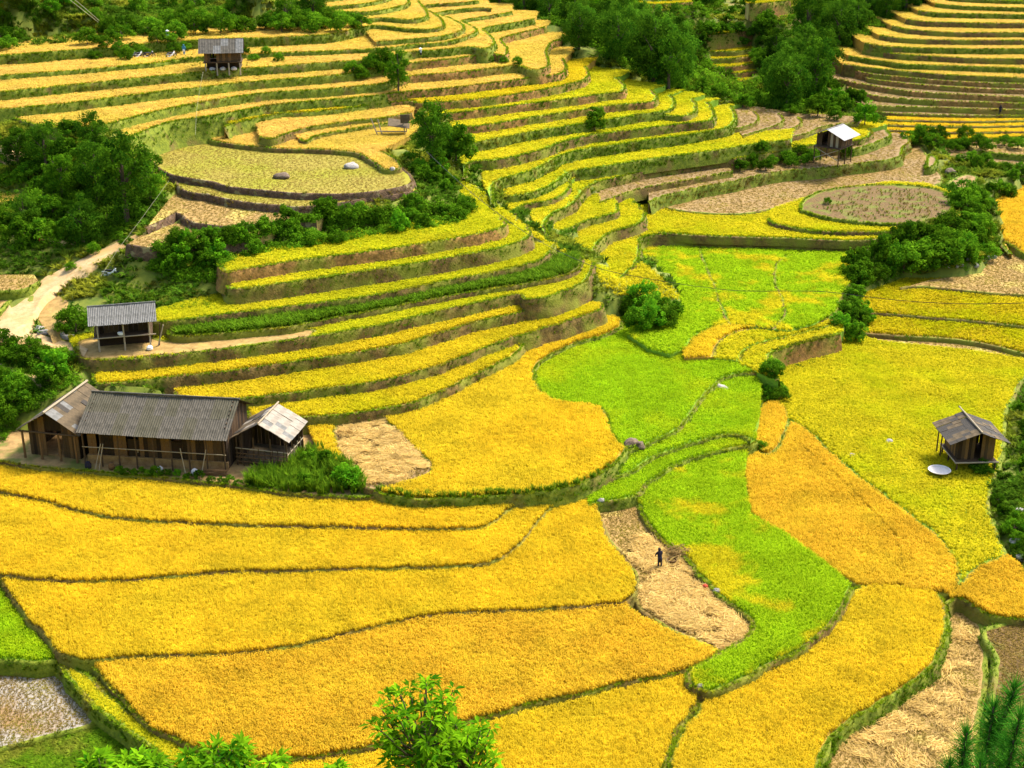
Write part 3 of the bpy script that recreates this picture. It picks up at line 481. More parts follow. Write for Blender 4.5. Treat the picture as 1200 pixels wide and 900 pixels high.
# -- the far right hill
F(4.9, [(1030,158),(1050,160),(1090,164),(1150,164),(1200,161),(1260,160)], 1.2, 'gold', 'gbank', [(1260,130),(1100,134),(1040,140)], fd=1.5)
F(5.3, [(1034,153),(1060,154),(1110,156),(1200,155),(1260,154)], .6, 'gold', 'earth', [(1260,130),(1100,132),(1040,138)], fd=.3, inset=.1)
F(5.7, [(1036,147),(1070,148),(1130,149),(1200,148),(1260,147)], .6, 'gold', 'earth', [(1260,128),(1100,130),(1040,135)], fd=.3, inset=.1)
F(6.1, [(1040,141),(1080,142),(1140,143),(1200,142),(1260,141)], .6, 'gold', 'earth', [(1260,125),(1100,128),(1040,132)], fd=.3, inset=.1)
F(6.6, [(1016,130),(1040,133),(1080,135),(1140,136),(1200,136),(1260,136)], .8, None, 'earth', 10, top='pale', fringe='dry', fd=.6)
wl = [(7.3, [(966,105),(985,113),(1010,123),(1040,125),(1080,126),(1140,128),(1200,130),(1260,132)], 'redbank', 'pale', None),
 (8.0, [(994,103),(1010,108),(1026,113),(1080,118),(1140,120),(1200,122),(1260,124)], 'redbank', 'pale', None),
 (8.7, [(972,92),(990,95),(1010,99),(1060,107),(1100,110),(1140,112),(1200,115),(1260,118)], 'redbank', 'pale', None),
 (9.3, [(1016,92),(1040,96),(1080,100),(1140,104),(1200,106),(1260,108)], 'redbank', 'pale', None),
 (9.9, [(982,78),(1000,82),(1020,87),(1080,93),(1140,97),(1200,99),(1260,100)], 'redbank', 'pale', None),
 (10.6, [(988,76),(1020,80),(1056,84),(1120,89),(1200,92),(1260,94)], 'earth', None, 'upper'),
 (11.5, [(994,66),(1016,70),(1040,73),(1060,76),(1120,78),(1200,81),(1260,82)], 'gbank', None, 'upper'),
 (12.5, [(1030,61),(1050,64),(1080,66),(1140,69),(1200,70),(1260,71)], 'earth', None, 'upper'),
 (13.5, [(1014,51),(1036,55),(1080,57),(1140,58),(1200,58),(1260,58)], 'gbank', None, 'upper'),
 (14.4, [(1031,42),(1050,45),(1080,47),(1140,48),(1200,48),(1260,48)], 'earth', None, 'upper'),
 (15.3, [(1046,31),(1064,35),(1100,38),(1140,39),(1200,39),(1260,39)], 'earth', None, 'upper'),
 (16.3, [(1062,23),(1084,26),(1120,27),(1160,28),(1200,28),(1260,28)], 'earth', None, 'upper'),
 (17.2, [(1076,13),(1100,16),(1140,17),(1200,18),(1260,18)], 'gbank', None, 'upper'),
 (18.0, [(1096,5),(1130,8),(1160,9),(1200,10),(1260,10)], 'gbank', None, 'upper'),
 (18.7, [(1112,-2),(1140,0),(1200,2),(1260,2)], 'gbank', None, 'lime'),
 (19.5, [(1130,-9),(1160,-8),(1200,-7),(1260,-7)], 'gbank', None, 'upper')]
for z, l, b, t, c in wl: F(z, l, 1.35, c, b, 13, top=t, fringe='grass' if c else 'dry', fd=1.2 if b == 'gbank' else .5, inset=.25)
# terraces seen through the trees of the gorge
for z, l in [(6.6, [(866,96),(884,94)]), (7.5, [(860,87),(886,84)]), (8.4, [(836,79),(858,79),(884,75)]), (9.3, [(834,70),(860,69),(886,66)]), (10.2, [(832,61),(860,61),(890,57)]), (13.0, [(826,42),(860,39),(898,34)]), (15.6, [(896,21),(915,20),(934,18)]), (16.9, [(884,12),(905,11),(928,9)]), (18.2, [(878,5),(900,4),(926,1)]), (18.0, [(752,5),(775,6),(812,3)])]:
    F(z, l, .9 if z < 12 else 2.6, 'olive', 'redbank', 7 if z < 12 else 4, top='tan', fd=1.0, hs=.6, smooth=False)

def dist(p): return np.linalg.norm(np.asarray(p)[:, :3] - CAM, axis=1)
for i, f in enumerate(FIELDS):
    z = f['z']; lip = np.array(f['lip'], float)
    sm = catmull(lip, f['closed']) if f['smooth'] else lip
    W = unproj(sm, z); step = 0.6 if dist(W).min() < 140 else 0.9
    W = resample(W, step, f['closed'])
    jt = np.array([[mnoise.noise((p[0]*.9, p[1]*.9, i*3.1)), mnoise.noise((p[0]*.9+50, p[1]*.9, i*3.1)), 0] for p in W])
    W = W + jt * f['jit'] * 2
    if f['closed']: poly = W.copy()
    elif isinstance(f['back'], list): poly = np.vstack([W, unproj(f['back'], z)])
    else: poly = np.vstack([W, W[::-1] + [0, f['back'], 0]])
    a = 0.5 * np.sum(poly[:, 0]*np.roll(poly[:, 1], -1) - np.roll(poly[:, 0], -1)*poly[:, 1])
    f['W'] = W if a > 0 else W[::-1]; f['poly'] = poly if a > 0 else poly[::-1]
    f['bb'] = (poly[:, 0].min(), poly[:, 0].max(), poly[:, 1].min(), poly[:, 1].max())

def in_field(pts, f):
    m = (pts[:, 0] >= f['bb'][0]) & (pts[:, 0] <= f['bb'][1]) & (pts[:, 1] >= f['bb'][2]) & (pts[:, 1] <= f['bb'][3])
    r = np.zeros(len(pts), bool)
    if m.any(): r[m] = pip(pts[m], f['poly'])
    return r

# ------------------------------------------------------------------ the ground sheet: one mesh to the horizon, interpolated between terrace levels
EXTRA = [(-60,545,1.2),(0,500,2.2),(40,470,3),(0,440,4.4),(60,430,4.7),(100,445,4.5),(0,415,5.7),(60,400,6),(120,412,5.6),(0,390,6.2),(0,360,6.8),(60,350,7),(80,330,7.8),(130,335,7.6),(180,345,7.3),(230,355,7),(255,335,8),(130,300,9.2),(110,295,9.3),(150,283,10.2),(200,310,8.7),(0,320,8.3),(0,280,9.6),(60,270,10.2),(120,250,11.3),(0,240,11.2),(0,200,13),(60,190,13.4),(120,170,14.4),(190,222,12),(0,160,15.4),(60,160,15.6),(165,175,13.6),(-60,300,9),(-60,200,13.5),(-60,400,6),(-60,450,4),
 (240,310,8.9),(300,292,9.8),(400,275,10.6),(500,262,10.2),(540,250,9.8),(450,256,11),(350,272,10.9),(560,250,9.2),
 (480,228,11.8),(500,212,12.2),(520,220,11.0),(472,172,13.9),(500,190,12.6),(535,205,10.8),(520,180,12.4),(490,150,13.9),
 (550,222,9.6),(575,242,8.4),(600,258,7.3),(630,278,6.4),(660,293,5.5),(700,312,4.6),(740,338,3.7),(780,357,2.8),(792,364,2.4),(700,330,4.4),(715,350,3.6),(740,372,2.6),(755,385,1.9),
 (640,8,15),(700,30,10),(700,60,9.5),(680,40,11.5),(760,60,7),(760,80,7),(800,100,5.5),(860,112,4.5),(890,126,4.4),(930,125,4.6),(950,110,5),(980,130,5),(1000,143,4.8),(1035,160,4.4),(850,50,10.5),(900,50,10.5),(840,90,6.2),(900,90,6.6),(880,25,14),(800,20,14),(750,10,15.5),(720,10,15.5),(950,60,9.5),(950,20,14),(1000,40,11.5),(1050,15,15),(980,80,8.5),(1000,5,16),(600,-5,19),(660,-5,17.5),(900,-10,20),
 (1190,208,3.0),(1130,200,3.6),(1100,182,4.2),(1130,235,2.8),(1160,300,1.2),(1150,215,3.2),(1120,290,1.9),(1060,300,2.1),(1040,320,1.5),(1000,360,1.1),(990,390,.4),(960,430,-.2),(1100,310,1.6),(1150,262,2.2),
 (1190,560,.2),(1195,620,.3),(1178,600,-.2),(1172,565,-.2),(1200,480,.4),(1230,560,1.2),(1260,620,1.2),(1215,660,.5),(1200,440,0),
 (0,40,22.8),(100,30,23.6),(200,25,24.2),(300,25,23.8),(380,26,22.5),(0,0,27.2),(100,0,27.1),(200,0,26.9),(280,4,25.8),(340,-2,24.9),(430,-14,25.6),(-60,25,24.4),(0,-30,30.7),(300,-30,29.5)]
cp = [unproj([(u, v)], z)[0] for u, v, z in EXTRA]
for f in FIELDS:
    w = resample(f['W'], 3.0); w = w.copy(); w[:, 2] -= 0.3; cp += list(w)
    lo = w.copy()
    q = f['poly'].mean(0); 
    if pip(q[None, :2], f['poly'])[0] and not f['closed']: cp.append(np.array([q[0], q[1], f['z'] - .3]))
cp += [np.array(q, float) for q in [(-75,75,-.5),(-75,95,0),(-120,90,3),(-140,150,14),(-120,200,26),(-160,240,46),(-90,260,48),(-40,275,40),(0,300,32),(40,330,24),(90,330,28),(140,330,34),(60,380,34),(130,280,26),(150,220,6),(130,170,1.5),(130,120,0),(100,80,-2),(60,64,-2.2),(-60,64,-1.6),(0,62,-1.6),(30,62,-2),(-30,62,-1.6),(180,120,20),(200,220,40),(0,450,80),(-200,450,110),(250,450,95),(-300,100,60),(300,100,70),(0,1200,160),(700,900,190),(-700,900,190),(-900,0,120),(900,0,120),(0,2600,220)]]
cp = np.array(cp)
XS = np.concatenate([-2400*0.5**np.arange(0, 4.2, .35), np.arange(-126, 146, 1.5), 146/0.5**np.arange(.25, 4.2, .35)])
YS = np.concatenate([[-1500, -700, -300, -140, -70, -35, -16], np.arange(-8, 342, 1.5), 342/0.5**np.arange(.15, 3.2, .25)])
XS = np.unique(XS); YS = np.unique(YS)
GX, GY = np.meshgrid(XS, YS); gp = np.stack([GX.ravel(), GY.ravel()], 1)
def idw(pts):
    out = np.empty(len(pts))
    for s in range(0, len(pts), 2000):
        d2 = ((pts[s:s+2000, None, :] - cp[None, :, :2])**2).sum(2)
        w = 1.0/(d2 + 2.0)**1.6; out[s:s+2000] = (w*cp[None, :, 2]).sum(1)/w.sum(1)
    return out
gz = idw(gp)
slab = np.full(len(gp), np.nan)
for f in FIELDS:
    m = in_field(gp, f); slab[m] = np.fmax(slab[m], f['z'])
S2 = slab.reshape(GX.shape)
fill = np.where(np.isnan(S2), 1e9, S2); mn = fill.copy()
for dy in (-1, 0, 1):
    for dx in (-1, 0, 1): mn = np.minimum(mn, np.roll(np.roll(fill, dy, 0), dx, 1))
GZ = gz.reshape(GX.shape).copy()
near = mn < 1e8; inside = ~np.isnan(S2)
GZ[inside] = np.minimum(GZ[inside], mn[inside] - 0.9)
edge = near & ~inside
# roughness of natural ground
for i in range(GX.shape[0]):
    for j in range(GX.shape[1]):
        if not near[i, j] and abs(GX[i, j]) < 200 and GY[i, j] < 420:
            GZ[i, j] += 0.35*mnoise.fractal((GX[i, j]*.16, GY[i, j]*.16, 3.3), 1.0, 2.0, 4)
# the hillside the photographer stands on
hillf = np.where(GY < -1.5, 50.3 + 0*GY, 50.3 - 0.98*(GY+1.5)) + 0.25*np.sin(GX*.21)
GZ = np.maximum(GZ, np.where(GY < 56, hillf, -99))
nx, ny = len(XS), len(YS)
idx = np.arange(nx*ny).reshape(ny, nx)
Fq = np.stack([idx[:-1, :-1], idx[:-1, 1:], idx[1:, 1:], idx[1:, :-1]], -1).reshape(-1, 4)
ground = link('ground', mesh_np('ground', np.stack([GX.ravel(), GY.ravel(), GZ.ravel()], 1), Fq, smooth=True), 'ground')
tag(ground, 'uneven green and brown hillside ground around the terraces', 'ground', None, 'structure')
def sheet_h(pts):
    pts = np.asarray(pts, float); ix = np.clip(np.searchsorted(XS, pts[:, 0]) - 1, 0, nx-2); iy = np.clip(np.searchsorted(YS, pts[:, 1]) - 1, 0, ny-2)
    tx = (pts[:, 0]-XS[ix])/(XS[ix+1]-XS[ix]); ty = (pts[:, 1]-YS[iy])/(YS[iy+1]-YS[iy])
    return GZ[iy, ix]*(1-tx)*(1-ty) + GZ[iy, ix+1]*tx*(1-ty) + GZ[iy+1, ix]*(1-tx)*ty + GZ[iy+1, ix+1]*tx*ty
def height(pts):
    pts = np.asarray(pts, float)[:, :2]; h = sheet_h(pts)
    for f in FIELDS:
        m = in_field(pts, f); h[m] = np.maximum(h[m], f['z'])
    return h
_hx = np.arange(-125, 145, 0.6); _hy = np.arange(5, 340, 0.6); _mx, _my = np.meshgrid(_hx, _hy)
_HG = height(np.stack([_mx.ravel(), _my.ravel()], 1)).reshape(_mx.shape)
def hq(x, y):
    i = np.clip(((y-5)/0.6).astype(int), 0, len(_hy)-1); j = np.clip(((x+125)/0.6).astype(int), 0, len(_hx)-1); return _HG[i, j]
def G(u, v, far=330):
    """point of the built ground seen at a place of the photograph"""
    d = rays([(u, v)])[0]; t = np.arange(60, far, 0.25); q = CAM + d[None]*t[:, None]
    h = hq(q[:, 0], q[:, 1]); k = np.argmax(q[:, 2] <= h) if (q[:, 2] <= h).any() else len(t)-1
    return Vector((q[k, 0], q[k, 1], float(height(q[k:k+1])[0])))

def Gxy(uv, far=330):
    out = []
    t = np.arange(60, far, 0.3)
    for d in rays(uv):
        q = CAM + d[None]*t[:, None]; h = q[:, 2] <= hq(q[:, 0], q[:, 1]); k = np.argmax(h) if h.any() else len(t)-1; out.append(q[k])
    out = np.array(out); out[:, 2] = height(out); return out

# ------------------------------------------------------------------ build the terraces
from mathutils.geometry import tessellate_polygon
ORDER = sorted(range(len(FIELDS)), key=lambda i: -FIELDS[i]['z'])
def lip_dist(pts, W, closed):
    Wc = np.vstack([W, W[:1]]) if closed else W
    best = np.full(len(pts), 1e9)
    for k in range(len(Wc)-1):
        a, b = Wc[k, :2], Wc[k+1, :2]; ab = b-a; t = np.clip(((pts-a)@ab)/(ab@ab+1e-9), 0, 1)
        d = pts - (a + t[:, None]*ab); best = np.minimum(best, (d*d).sum(1))
    return np.sqrt(best)
EXCL = []          # world polygons kept free of crop
def keep_visible(pts, z, own):
    m = np.ones(len(pts), bool)
    for j, g in enumerate(FIELDS):
        if j != own and g['z'] > z - 1e-6:
            m &= ~in_field(pts, g)
    return m
def in_frame(p3, mx=70):
    q = proj(p3); return (q[:, 0] > -mx) & (q[:, 0] < 1200+mx) & (q[:, 1] > -mx) & (q[:, 1] < 900+mx)
WHERE = {}
TERR = []
for i, f in enumerate(FIELDS):
    z, W, poly, H, closed = f['z'], f['W'], f['poly'], f['H'], f['closed']
    # top
    tri = tessellate_polygon([[Vector((p[0], p[1], 0)) for p in poly]])
    me = bpy.data.meshes.new('terrace'); n = len(poly)
    V = [(p[0], p[1], z) for p in poly] + [(p[0], p[1], z - H - 0.5) for p in poly]
    ff = []
    for t in tri:
        a, b, c = (poly[k] for k in t); s = (b[0]-a[0])*(c[1]-a[1]) - (b[1]-a[1])*(c[0]-a[0]); ff.append(tuple(t) if s > 0 else (t[0], t[2], t[1]))
    ff += [(k, k+n, (k+1) % n + n, (k+1) % n) for k in range(n)]
    # keep the vertical wall just inside the sloped bank
    me.from_pydata(V, [], ff)
    o = link('rice_terrace' if f['crop'] not in (None, 'stub', 'grass') else 'harvested_terrace', me, f['top']); tag(o, kind='structure'); TERR.append(o); f['obj'] = o
    # bank
    Wc = np.vstack([W, W[:1]]) if closed else W
    T = np.gradient(Wc[:, :2], axis=0)
    if closed: T[0] = T[-1] = Wc[1, :2] - Wc[-2, :2]
    T /= np.linalg.norm(T, axis=1)[:, None] + 1e-9
    Nn = np.stack([T[:, 1], -T[:, 0]], 1)
    for _ in range(2):
        Nn[1:-1] = (Nn[:-2] + Nn[1:-1] + Nn[2:]); Nn /= np.linalg.norm(Nn, axis=1)[:, None] + 1e-9
    rows = [(-.34, -.03), (-.16, .11), (.06, .06), (.06+.09*H, -.3*H), (.06+.2*H, -.66*H), (.06+.34*H, -H-.05), (.06+.42*H, -H-.5)]
    BV = []
    for ri, (o_, dz) in enumerate(rows):
        for k in range(len(Wc)):
            nz = mnoise.noise((Wc[k, 0]*.8, Wc[k, 1]*.8, ri*1.7 + i)) * (0.16*min(H, 1.4) if 2 < ri < 6 else 0.05)
            BV.append((Wc[k, 0] + Nn[k, 0]*(o_+nz), Wc[k, 1] + Nn[k, 1]*(o_+nz), z + dz + (nz*.4 if ri > 0 else 0)))
    nW = len(Wc); BF = []
    for ri in range(len(rows)-1):
        for k in range(nW-1): BF.append((ri*nW+k, (ri+1)*nW+k, (ri+1)*nW+k+1, ri*nW+k+1))
    bme = mesh_np('bank', np.array(BV), BF, smooth=True)
    b = link('bank', bme, f['bank'], o)
    if f['bank'] == 'redbank' and 14.6 < z < 18.8:      # grassy banks on the left hillside, bare red earth on the central slope
        bme.materials.append(M['gbank']); fc = np.array([BV[q[0]] for q in BF]); uu = proj(fc)[:, 0] + 40*np.array([mnoise.noise((q[0]*.3, q[1]*.3, z)) for q in fc])
        bme.polygons.foreach_set('material_index', (uu < 462).astype(np.int32))
    # grass on the lip and the bank
    L = np.linalg.norm(np.diff(Wc[:, :2], axis=0), axis=1).sum(); r = np.random.default_rng(100+i)
    dn = dist(Wc).mean(); lod = 1.0 if dn < 150 else 0.62; big = 1.0 if dn < 150 else 1.35
    nb = int(L * f['fd'] * (6 + 7*H) * lod * (1.0 if f['bank'] in ('gbank',) else .75))
    if nb:
        kk = r.uniform(0, nW-1.001, nb); k0 = kk.astype(int); t = (kk-k0)[:, None]; s = r.beta(1.0, 1.3, nb) if f['bank'] == 'gbank' else r.beta(.6, 2.0, nb)
        base = Wc[k0]*(1-t) + Wc[k0+1]*t; nn = Nn[k0]
        off = -.1 + s*(.1+.34*H); pz = z + .04 - np.clip(s-.12, 0, 1)*H
        pts = np.stack([base[:, 0]+nn[:, 0]*off, base[:, 1]+nn[:, 1]*off, pz], 1)
        ok = keep_visible(pts[:, :2], z, i) & in_frame(pts)
        sc = r.uniform(.35, .85, nb)*big*np.where(s < .15, .75, 1.0)
        scatter('bank_grass', f['fringe'] if f['fringe'] != 'grass' or f['bank'] != 'earth' else 'grass', pts[ok], sc[ok], o, seed=i)
    if H > .65 and f['bank'] != 'stonebank':
        nl = int(L*10*lod); kk = r.uniform(0, nW-1.001, nl); k0 = kk.astype(int); t = (kk-k0)[:, None]; base = Wc[k0]*(1-t) + Wc[k0+1]*t; off = r.uniform(-.12, .1, nl)
        pts = np.stack([base[:, 0]+Nn[k0, 0]*off, base[:, 1]+Nn[k0, 1]*off, np.full(nl, z+.03)], 1); ok = keep_visible(pts[:, :2], z, i) & in_frame(pts)
        scatter('lip_grass', 'lipgrass', pts[ok], (r.uniform(.3, .6, nl)*big)[ok], o, seed=i+40)
# crops
def add_crop(i, f):
    z = f['z']; key = f['crop']
    if key is None: return
    c = f['poly'].mean(0); dn = float(np.median(dist(f['W'])))
    sp = 0.17 if dn < 112 else 0.19 if dn < 122 else 0.23 if dn < 145 else 0.29 if dn < 185 else 0.40
    if key == 'stub': sp *= 1.45
    if key in ('tall', 'grass'): sp *= 1.5
    x0, x1, y0, y1 = f['bb']; r = np.random.default_rng(500+i)
    a = r.uniform(-.5, .5); ca, sa = math.cos(a), math.sin(a); cx, cy = (x0+x1)/2, (y0+y1)/2; hw = math.hypot(x1-x0, y1-y0)/2
    g = np.arange(-hw, hw, sp); X, Y = np.meshgrid(g, g); X = X.ravel() + r.normal(0, sp*.24, X.size); Y = Y.ravel() + r.normal(0, sp*.10, Y.size)
    pts = np.stack([cx + X*ca - Y*sa, cy + X*sa + Y*ca], 1)
    m = in_field(pts, f); pts = pts[m]
    p3 = np.column_stack([pts, np.full(len(pts), z)]); m = in_frame(p3, 40); pts = pts[m]
    if not len(pts): return
    m = keep_visible(pts, z, i); pts = pts[m]
    for e in EXCL: pts = pts[~pip(pts, e)]
    if not len(pts): return
    pts = pts[lip_dist(pts, f['W'], f['closed']) > f['inset'] + .24*max(0, sp/0.19-1) + r.uniform(-.06, .06, len(pts))]
    if not len(pts): return
    n = len(pts); k = sp/0.19
    hn = np.array([mnoise.noise((p[0]*.25, p[1]*.25, 9.0)) for p in pts])
    lodge = np.array([mnoise.noise((p[0]*.11, p[1]*.16, 31.0+i)) for p in pts]); keep = (lodge < .46) | (r.uniform(0, 1, n) < .75)
    hn = hn - np.clip(lodge-.36, 0, 1)*3.0
    h = f['hs']*{'climb': .46, 'strip': .55, 'upper': .46, 'ylime': .6, 'gold': .72 if dn < 200 else .45, 'amber': .78}.get(key, .72)*(1.0 + .16*hn + r.normal(0, .09, n))
    s = np.stack([np.full(n, k)*r.uniform(.85, 1.15, n), np.full(n, k)*r.uniform(.85, 1.15, n), h], 1)
    nm = {'stub': 'stubble', 'tall': 'tall_grass', 'grass': 'grass'}.get(key, 'rice_crop')
    scatter(nm, key, np.column_stack([pts, np.full(n, z-.02)]), s, f['obj'], seed=900+i, tilt=.08)
# ------------------------------------------------------------------ crops, ramp and wild growth on the open ground
for i, f in enumerate(FIELDS): add_crop(i, f)
def sheet_points(sp, ybox=(58, 335), xbox=(-120, 140), seed=3):
    r = np.random.default_rng(seed); X, Y = np.meshgrid(np.arange(*xbox, sp), np.arange(*ybox, sp))
    p = np.stack([X.ravel(), Y.ravel()], 1); p += r.normal(0, sp*.28, p.shape)
    p3 = np.column_stack([p, sheet_h(p)]); p3 = p3[in_frame(p3, 30)]
    m = np.ones(len(p3), bool)
    for f in FIELDS: m &= ~in_field(p3[:, :2], f)
    return p3[m]
RAMP = np.array([(540,212),(562,224),(582,242),(600,254),(640,284),(668,297),(700,312),(735,322),(752,308),(762,316),(782,334),(796,348),(797,359),(775,368),(752,352),(725,350),(706,336),(692,312),(668,300),(640,290),(622,280),(598,264),(570,258),(556,240),(540,228)], float)
rp = sheet_points(.36); q = proj(rp); rp = rp[pip(q, RAMP)]
n = len(rp); scatter('ramp_grass', 'ylime', rp, np.stack([np.full(n, 1.55), np.full(n, 1.55), np.random.default_rng(1).uniform(.45, .8, n)], 1), None, 'yellow green grassy ramp running down between the two terraced slopes', 'grass')
PATHS = [([(-40,366),(0,360),(20,345),(38,335),(50,327),(66,320),(82,310),(110,296),(135,284),(158,274)], [(-40,412),(0,406),(32,390),(42,368),(54,352),(62,342),(79,331),(95,321),(118,308),(144,295),(168,284)], 'path', 'pale dirt road climbing past the stilt shed towards the trees'),
         ([(-20,396),(30,391),(62,396),(90,402),(104,408)], [(-20,406),(30,405),(58,409),(84,414),(98,420)], 'yard_path', 'sandy track from the road to the stilt shed'),
         ([(40,372),(50,356),(66,346)], [(62,398),(76,380),(82,356)], 'bare_bank', 'patch of bare orange earth between the dirt road and the stilt shed'),
         ([(-30,420),(0,426),(24,434),(50,443)], [(-30,425),(0,431),(24,439),(48,448)], 'footpath', 'narrow pale footpath above the farmhouse'),
         ([(15,272),(40,275),(65,278),(92,281)], [(15,276),(40,280),(65,284),(92,286)], 'footpath', 'narrow pale footpath among the bushes on the left'),
         ([(-10,168),(10,173),(30,180)], [(-10,173),(10,178),(28,184)], 'footpath', 'short pale footpath at the upper left edge')]
PATHPX = []
for a, b, nm, lb in PATHS:
    b = resample(catmull(b, False, 8), 1.0)[np.linspace(0, len(resample(catmull(b, False, 8), 1.0))-1, len(a)).astype(int)] if len(b) != len(a) else b
    A = catmull(a, False, 8); B = catmull(b, False, 8); K = 7; V = []
    zc = np.array([np.median([G(*(p + (q-p)*t)).z for t in (.15, .4, .6, .85)]) for p, q in zip(A, B)])
    for _ in range(6): zc[1:-1] = (zc[:-2] + zc[1:-1]*2 + zc[2:])/4
    for (p, q), z_ in zip(zip(A, B), zc):
        for t in np.linspace(-.04, 1.04, K):
            w_ = unproj([p + (q-p)*t], z_)[0]; hh = float(sheet_h([w_[:2]])[0])
            V.append((w_[0], w_[1], max(z_, hh) + .08 if 0 <= t <= 1 else min(z_, hh) - .2))
    Fc = [(i*K+j, i*K+j+1, (i+1)*K+j+1, (i+1)*K+j) for i in range(len(A)-1) for j in range(K-1)]
    me = mesh_np(nm, np.array(V), Fc, smooth=True); bm = bmesh.new(); bm.from_mesh(me); bmesh.ops.recalc_face_normals(bm, faces=bm.faces)
    bm.to_mesh(me); bm.free()
    if me.polygons[0].normal.z < 0: me.flip_normals()
    tag(link(nm, me, 'tan' if nm == 'bare_bank' else 'path'), lb, 'path', None, 'structure'); PATHPX.append(np.vstack([A, B[::-1]]))
wp = sheet_points(.62); d = dist(wp); q = proj(wp); r = np.random.default_rng(8)
m = (r.uniform(0, 1, len(wp)) < np.clip(170/d, .55, 1)**2)
for pp in PATHPX + [RAMP]: m &= ~pip(q, pp)
wp = wp[m]; wn_ = np.array([mnoise.noise((p[0]*.2, p[1]*.2, 4.0)) for p in wp]); m = wn_ > -.32; wp = wp[m]
sc = r.uniform(.6, 1.3, len(wp))*np.clip(dist(wp)/140, 1, 1.7)
scatter('slope_weeds', 'weed', wp, np.stack([sc, sc, sc*r.uniform(.5, 1.1, len(sc))], 1), None, 'rough green grass and weeds covering the untilled slopes', 'weeds', tilt=.2)
# cut straw left lying on the harvested plots
def straw_patch(idx_poly, z, n, seed, lab):
    r = np.random.default_rng(seed); poly = np.array(idx_poly, float); lo, hi = poly.min(0), poly.max(0); pts = []
    while len(pts) < n:
        u = r.uniform(lo, hi)
        if pip(u[None], poly)[0]:
            p = unproj([u], z)[0]
            if mnoise.noise((p[0]*.55, p[1]*1.1, seed)) > .02: pts.append(p)
    pts = np.array(pts); pts[:, 2] += .05
    scatter('cut_straw', 'straw', pts, r.uniform(.7, 1.35, n), None, lab, 'straw', tilt=.1, seed=seed)
straw_patch([(748,628),(775,640),(800,660),(824,690),(845,712),(872,738),(850,758),(800,735),(760,712),(752,680),(742,655)], -.1, 2600, 5, 'pale cut straw spread over the harvested paddy around the farmer')
straw_patch([(398,500),(445,496),(470,515),(500,550),(455,568),(430,566),(405,542)], 1.97, 1300, 6, 'pale cut straw on the small plot beside the farmhouse')
straw_patch([(1000,780),(1090,735),(1130,730),(1145,800),(1130,900),(990,900),(990,850)], -1.4, 260, 9, 'thin cut straw on the brown plot at the lower right')

# ------------------------------------------------------------------ trees and shrubs
def crown_mesh(name, seed, rx, rz, cz, nl, per, lr, leaf, flat=.9, shell=.55, emin=-.55):
    r = np.random.default_rng(seed); Vs = []; va = []
    for l in range(nl):
        a = r.uniform(0, 6.283); e = r.uniform(emin, 1.0); rr = r.uniform(shell, 1.0); ce = math.sqrt(max(0, 1-e*e))
        c = np.array([math.cos(a)*ce*rx*rr, math.sin(a)*ce*rx*rr, cz + e*rz*rr]); R0 = lr*r.uniform(.6, 1.25)
        d = r.normal(0, 1, (per, 3)); d[:, 2] = d[:, 2]*.8 + .25; d /= np.linalg.norm(d, axis=1)[:, None]
        p = c + d*R0*r.uniform(.55, 1.08, (per, 1))*[1, 1, flat]
        nrm = d + r.normal(0, .45, (per, 3)); nrm /= np.linalg.norm(nrm, axis=1)[:, None]
        t = np.cross(nrm, r.normal(0, 1, (per, 3))); t /= np.linalg.norm(t, axis=1)[:, None] + 1e-9; b = np.cross(nrm, t)
        L = leaf*r.uniform(.6, 1.25, (per, 1)); Wd = L*.52
        Vs.append(np.stack([p - t*L*.5, p + b*Wd*.5, p + t*L*.5, p - b*Wd*.5], 1)); v0 = r.uniform(0, .55)
        va.append(np.clip(v0 + r.uniform(-.1, .5, per), 0, 1))
    V = np.concatenate(Vs).reshape(-1, 3); n = len(V)//4
    return mesh_np(name, V, np.arange(4*n).reshape(n, 4), np.repeat(np.concatenate(va), 4))
def trunk_mesh(seed, h, r0, spread, nlimb=5):
    r = random.Random(seed); mb = MB()
    mb.tube([(0,0,-.3),(r.uniform(-.1,.1),r.uniform(-.1,.1),h*.35),(r.uniform(-.2,.2),r.uniform(-.2,.2),h*.7),(0,0,h)], [r0*1.3, r0, r0*.7, r0*.3], 7)
    for k in range(nlimb):
        a = 6.283*k/nlimb + r.uniform(-.4,.4); z0 = h*r.uniform(.4,.75); s = spread*r.uniform(.6,1)
        mb.tube([(0,0,z0),(math.cos(a)*s*.5,math.sin(a)*s*.5,z0+h*.15),(math.cos(a)*s,math.sin(a)*s,z0+h*.3)], [r0*.5, r0*.35, r0*.12], 5)
    return mb.mesh('trunk')
PROTO = {}
def proto(key, mat, cm, tm):
    cm.materials.append(M[mat]); tm.materials.append(M['bark']); PROTO[key] = (cm, tm)
for i in range(3):
    proto('forest%d' % i, 'forest', crown_mesh('crown', 200+i, 2.7, 3.5, 3.4, 62, 90, .8, .32, shell=.4, emin=-.95), trunk_mesh(200+i, 5.5, .2, 1.8))
    proto('bushy%d' % i, 'leafy', crown_mesh('crown', 210+i, 1.05, .8, .7, 30, 80, .34, .17), trunk_mesh(210+i, 1.0, .05, .6, 4))
    proto('feather%d' % i, 'leafy', crown_mesh('crown', 220+i, 1.0, .9, .75, 34, 60, .3, .22, 1.0, .3), trunk_mesh(220+i, 1.1, .05, .5, 4))
proto('bright0', 'bright', crown_mesh('crown', 230, 2.4, 3.0, 3.0, 56, 90, .72, .30, shell=.4, emin=-.9), trunk_mesh(230, 4.6, .16, 1.6))
proto('brightbush0', 'bright', crown_mesh('crown', 231, 1.0, .9, .8, 30, 60, .32, .22), trunk_mesh(231, 1.0, .05, .6, 4))
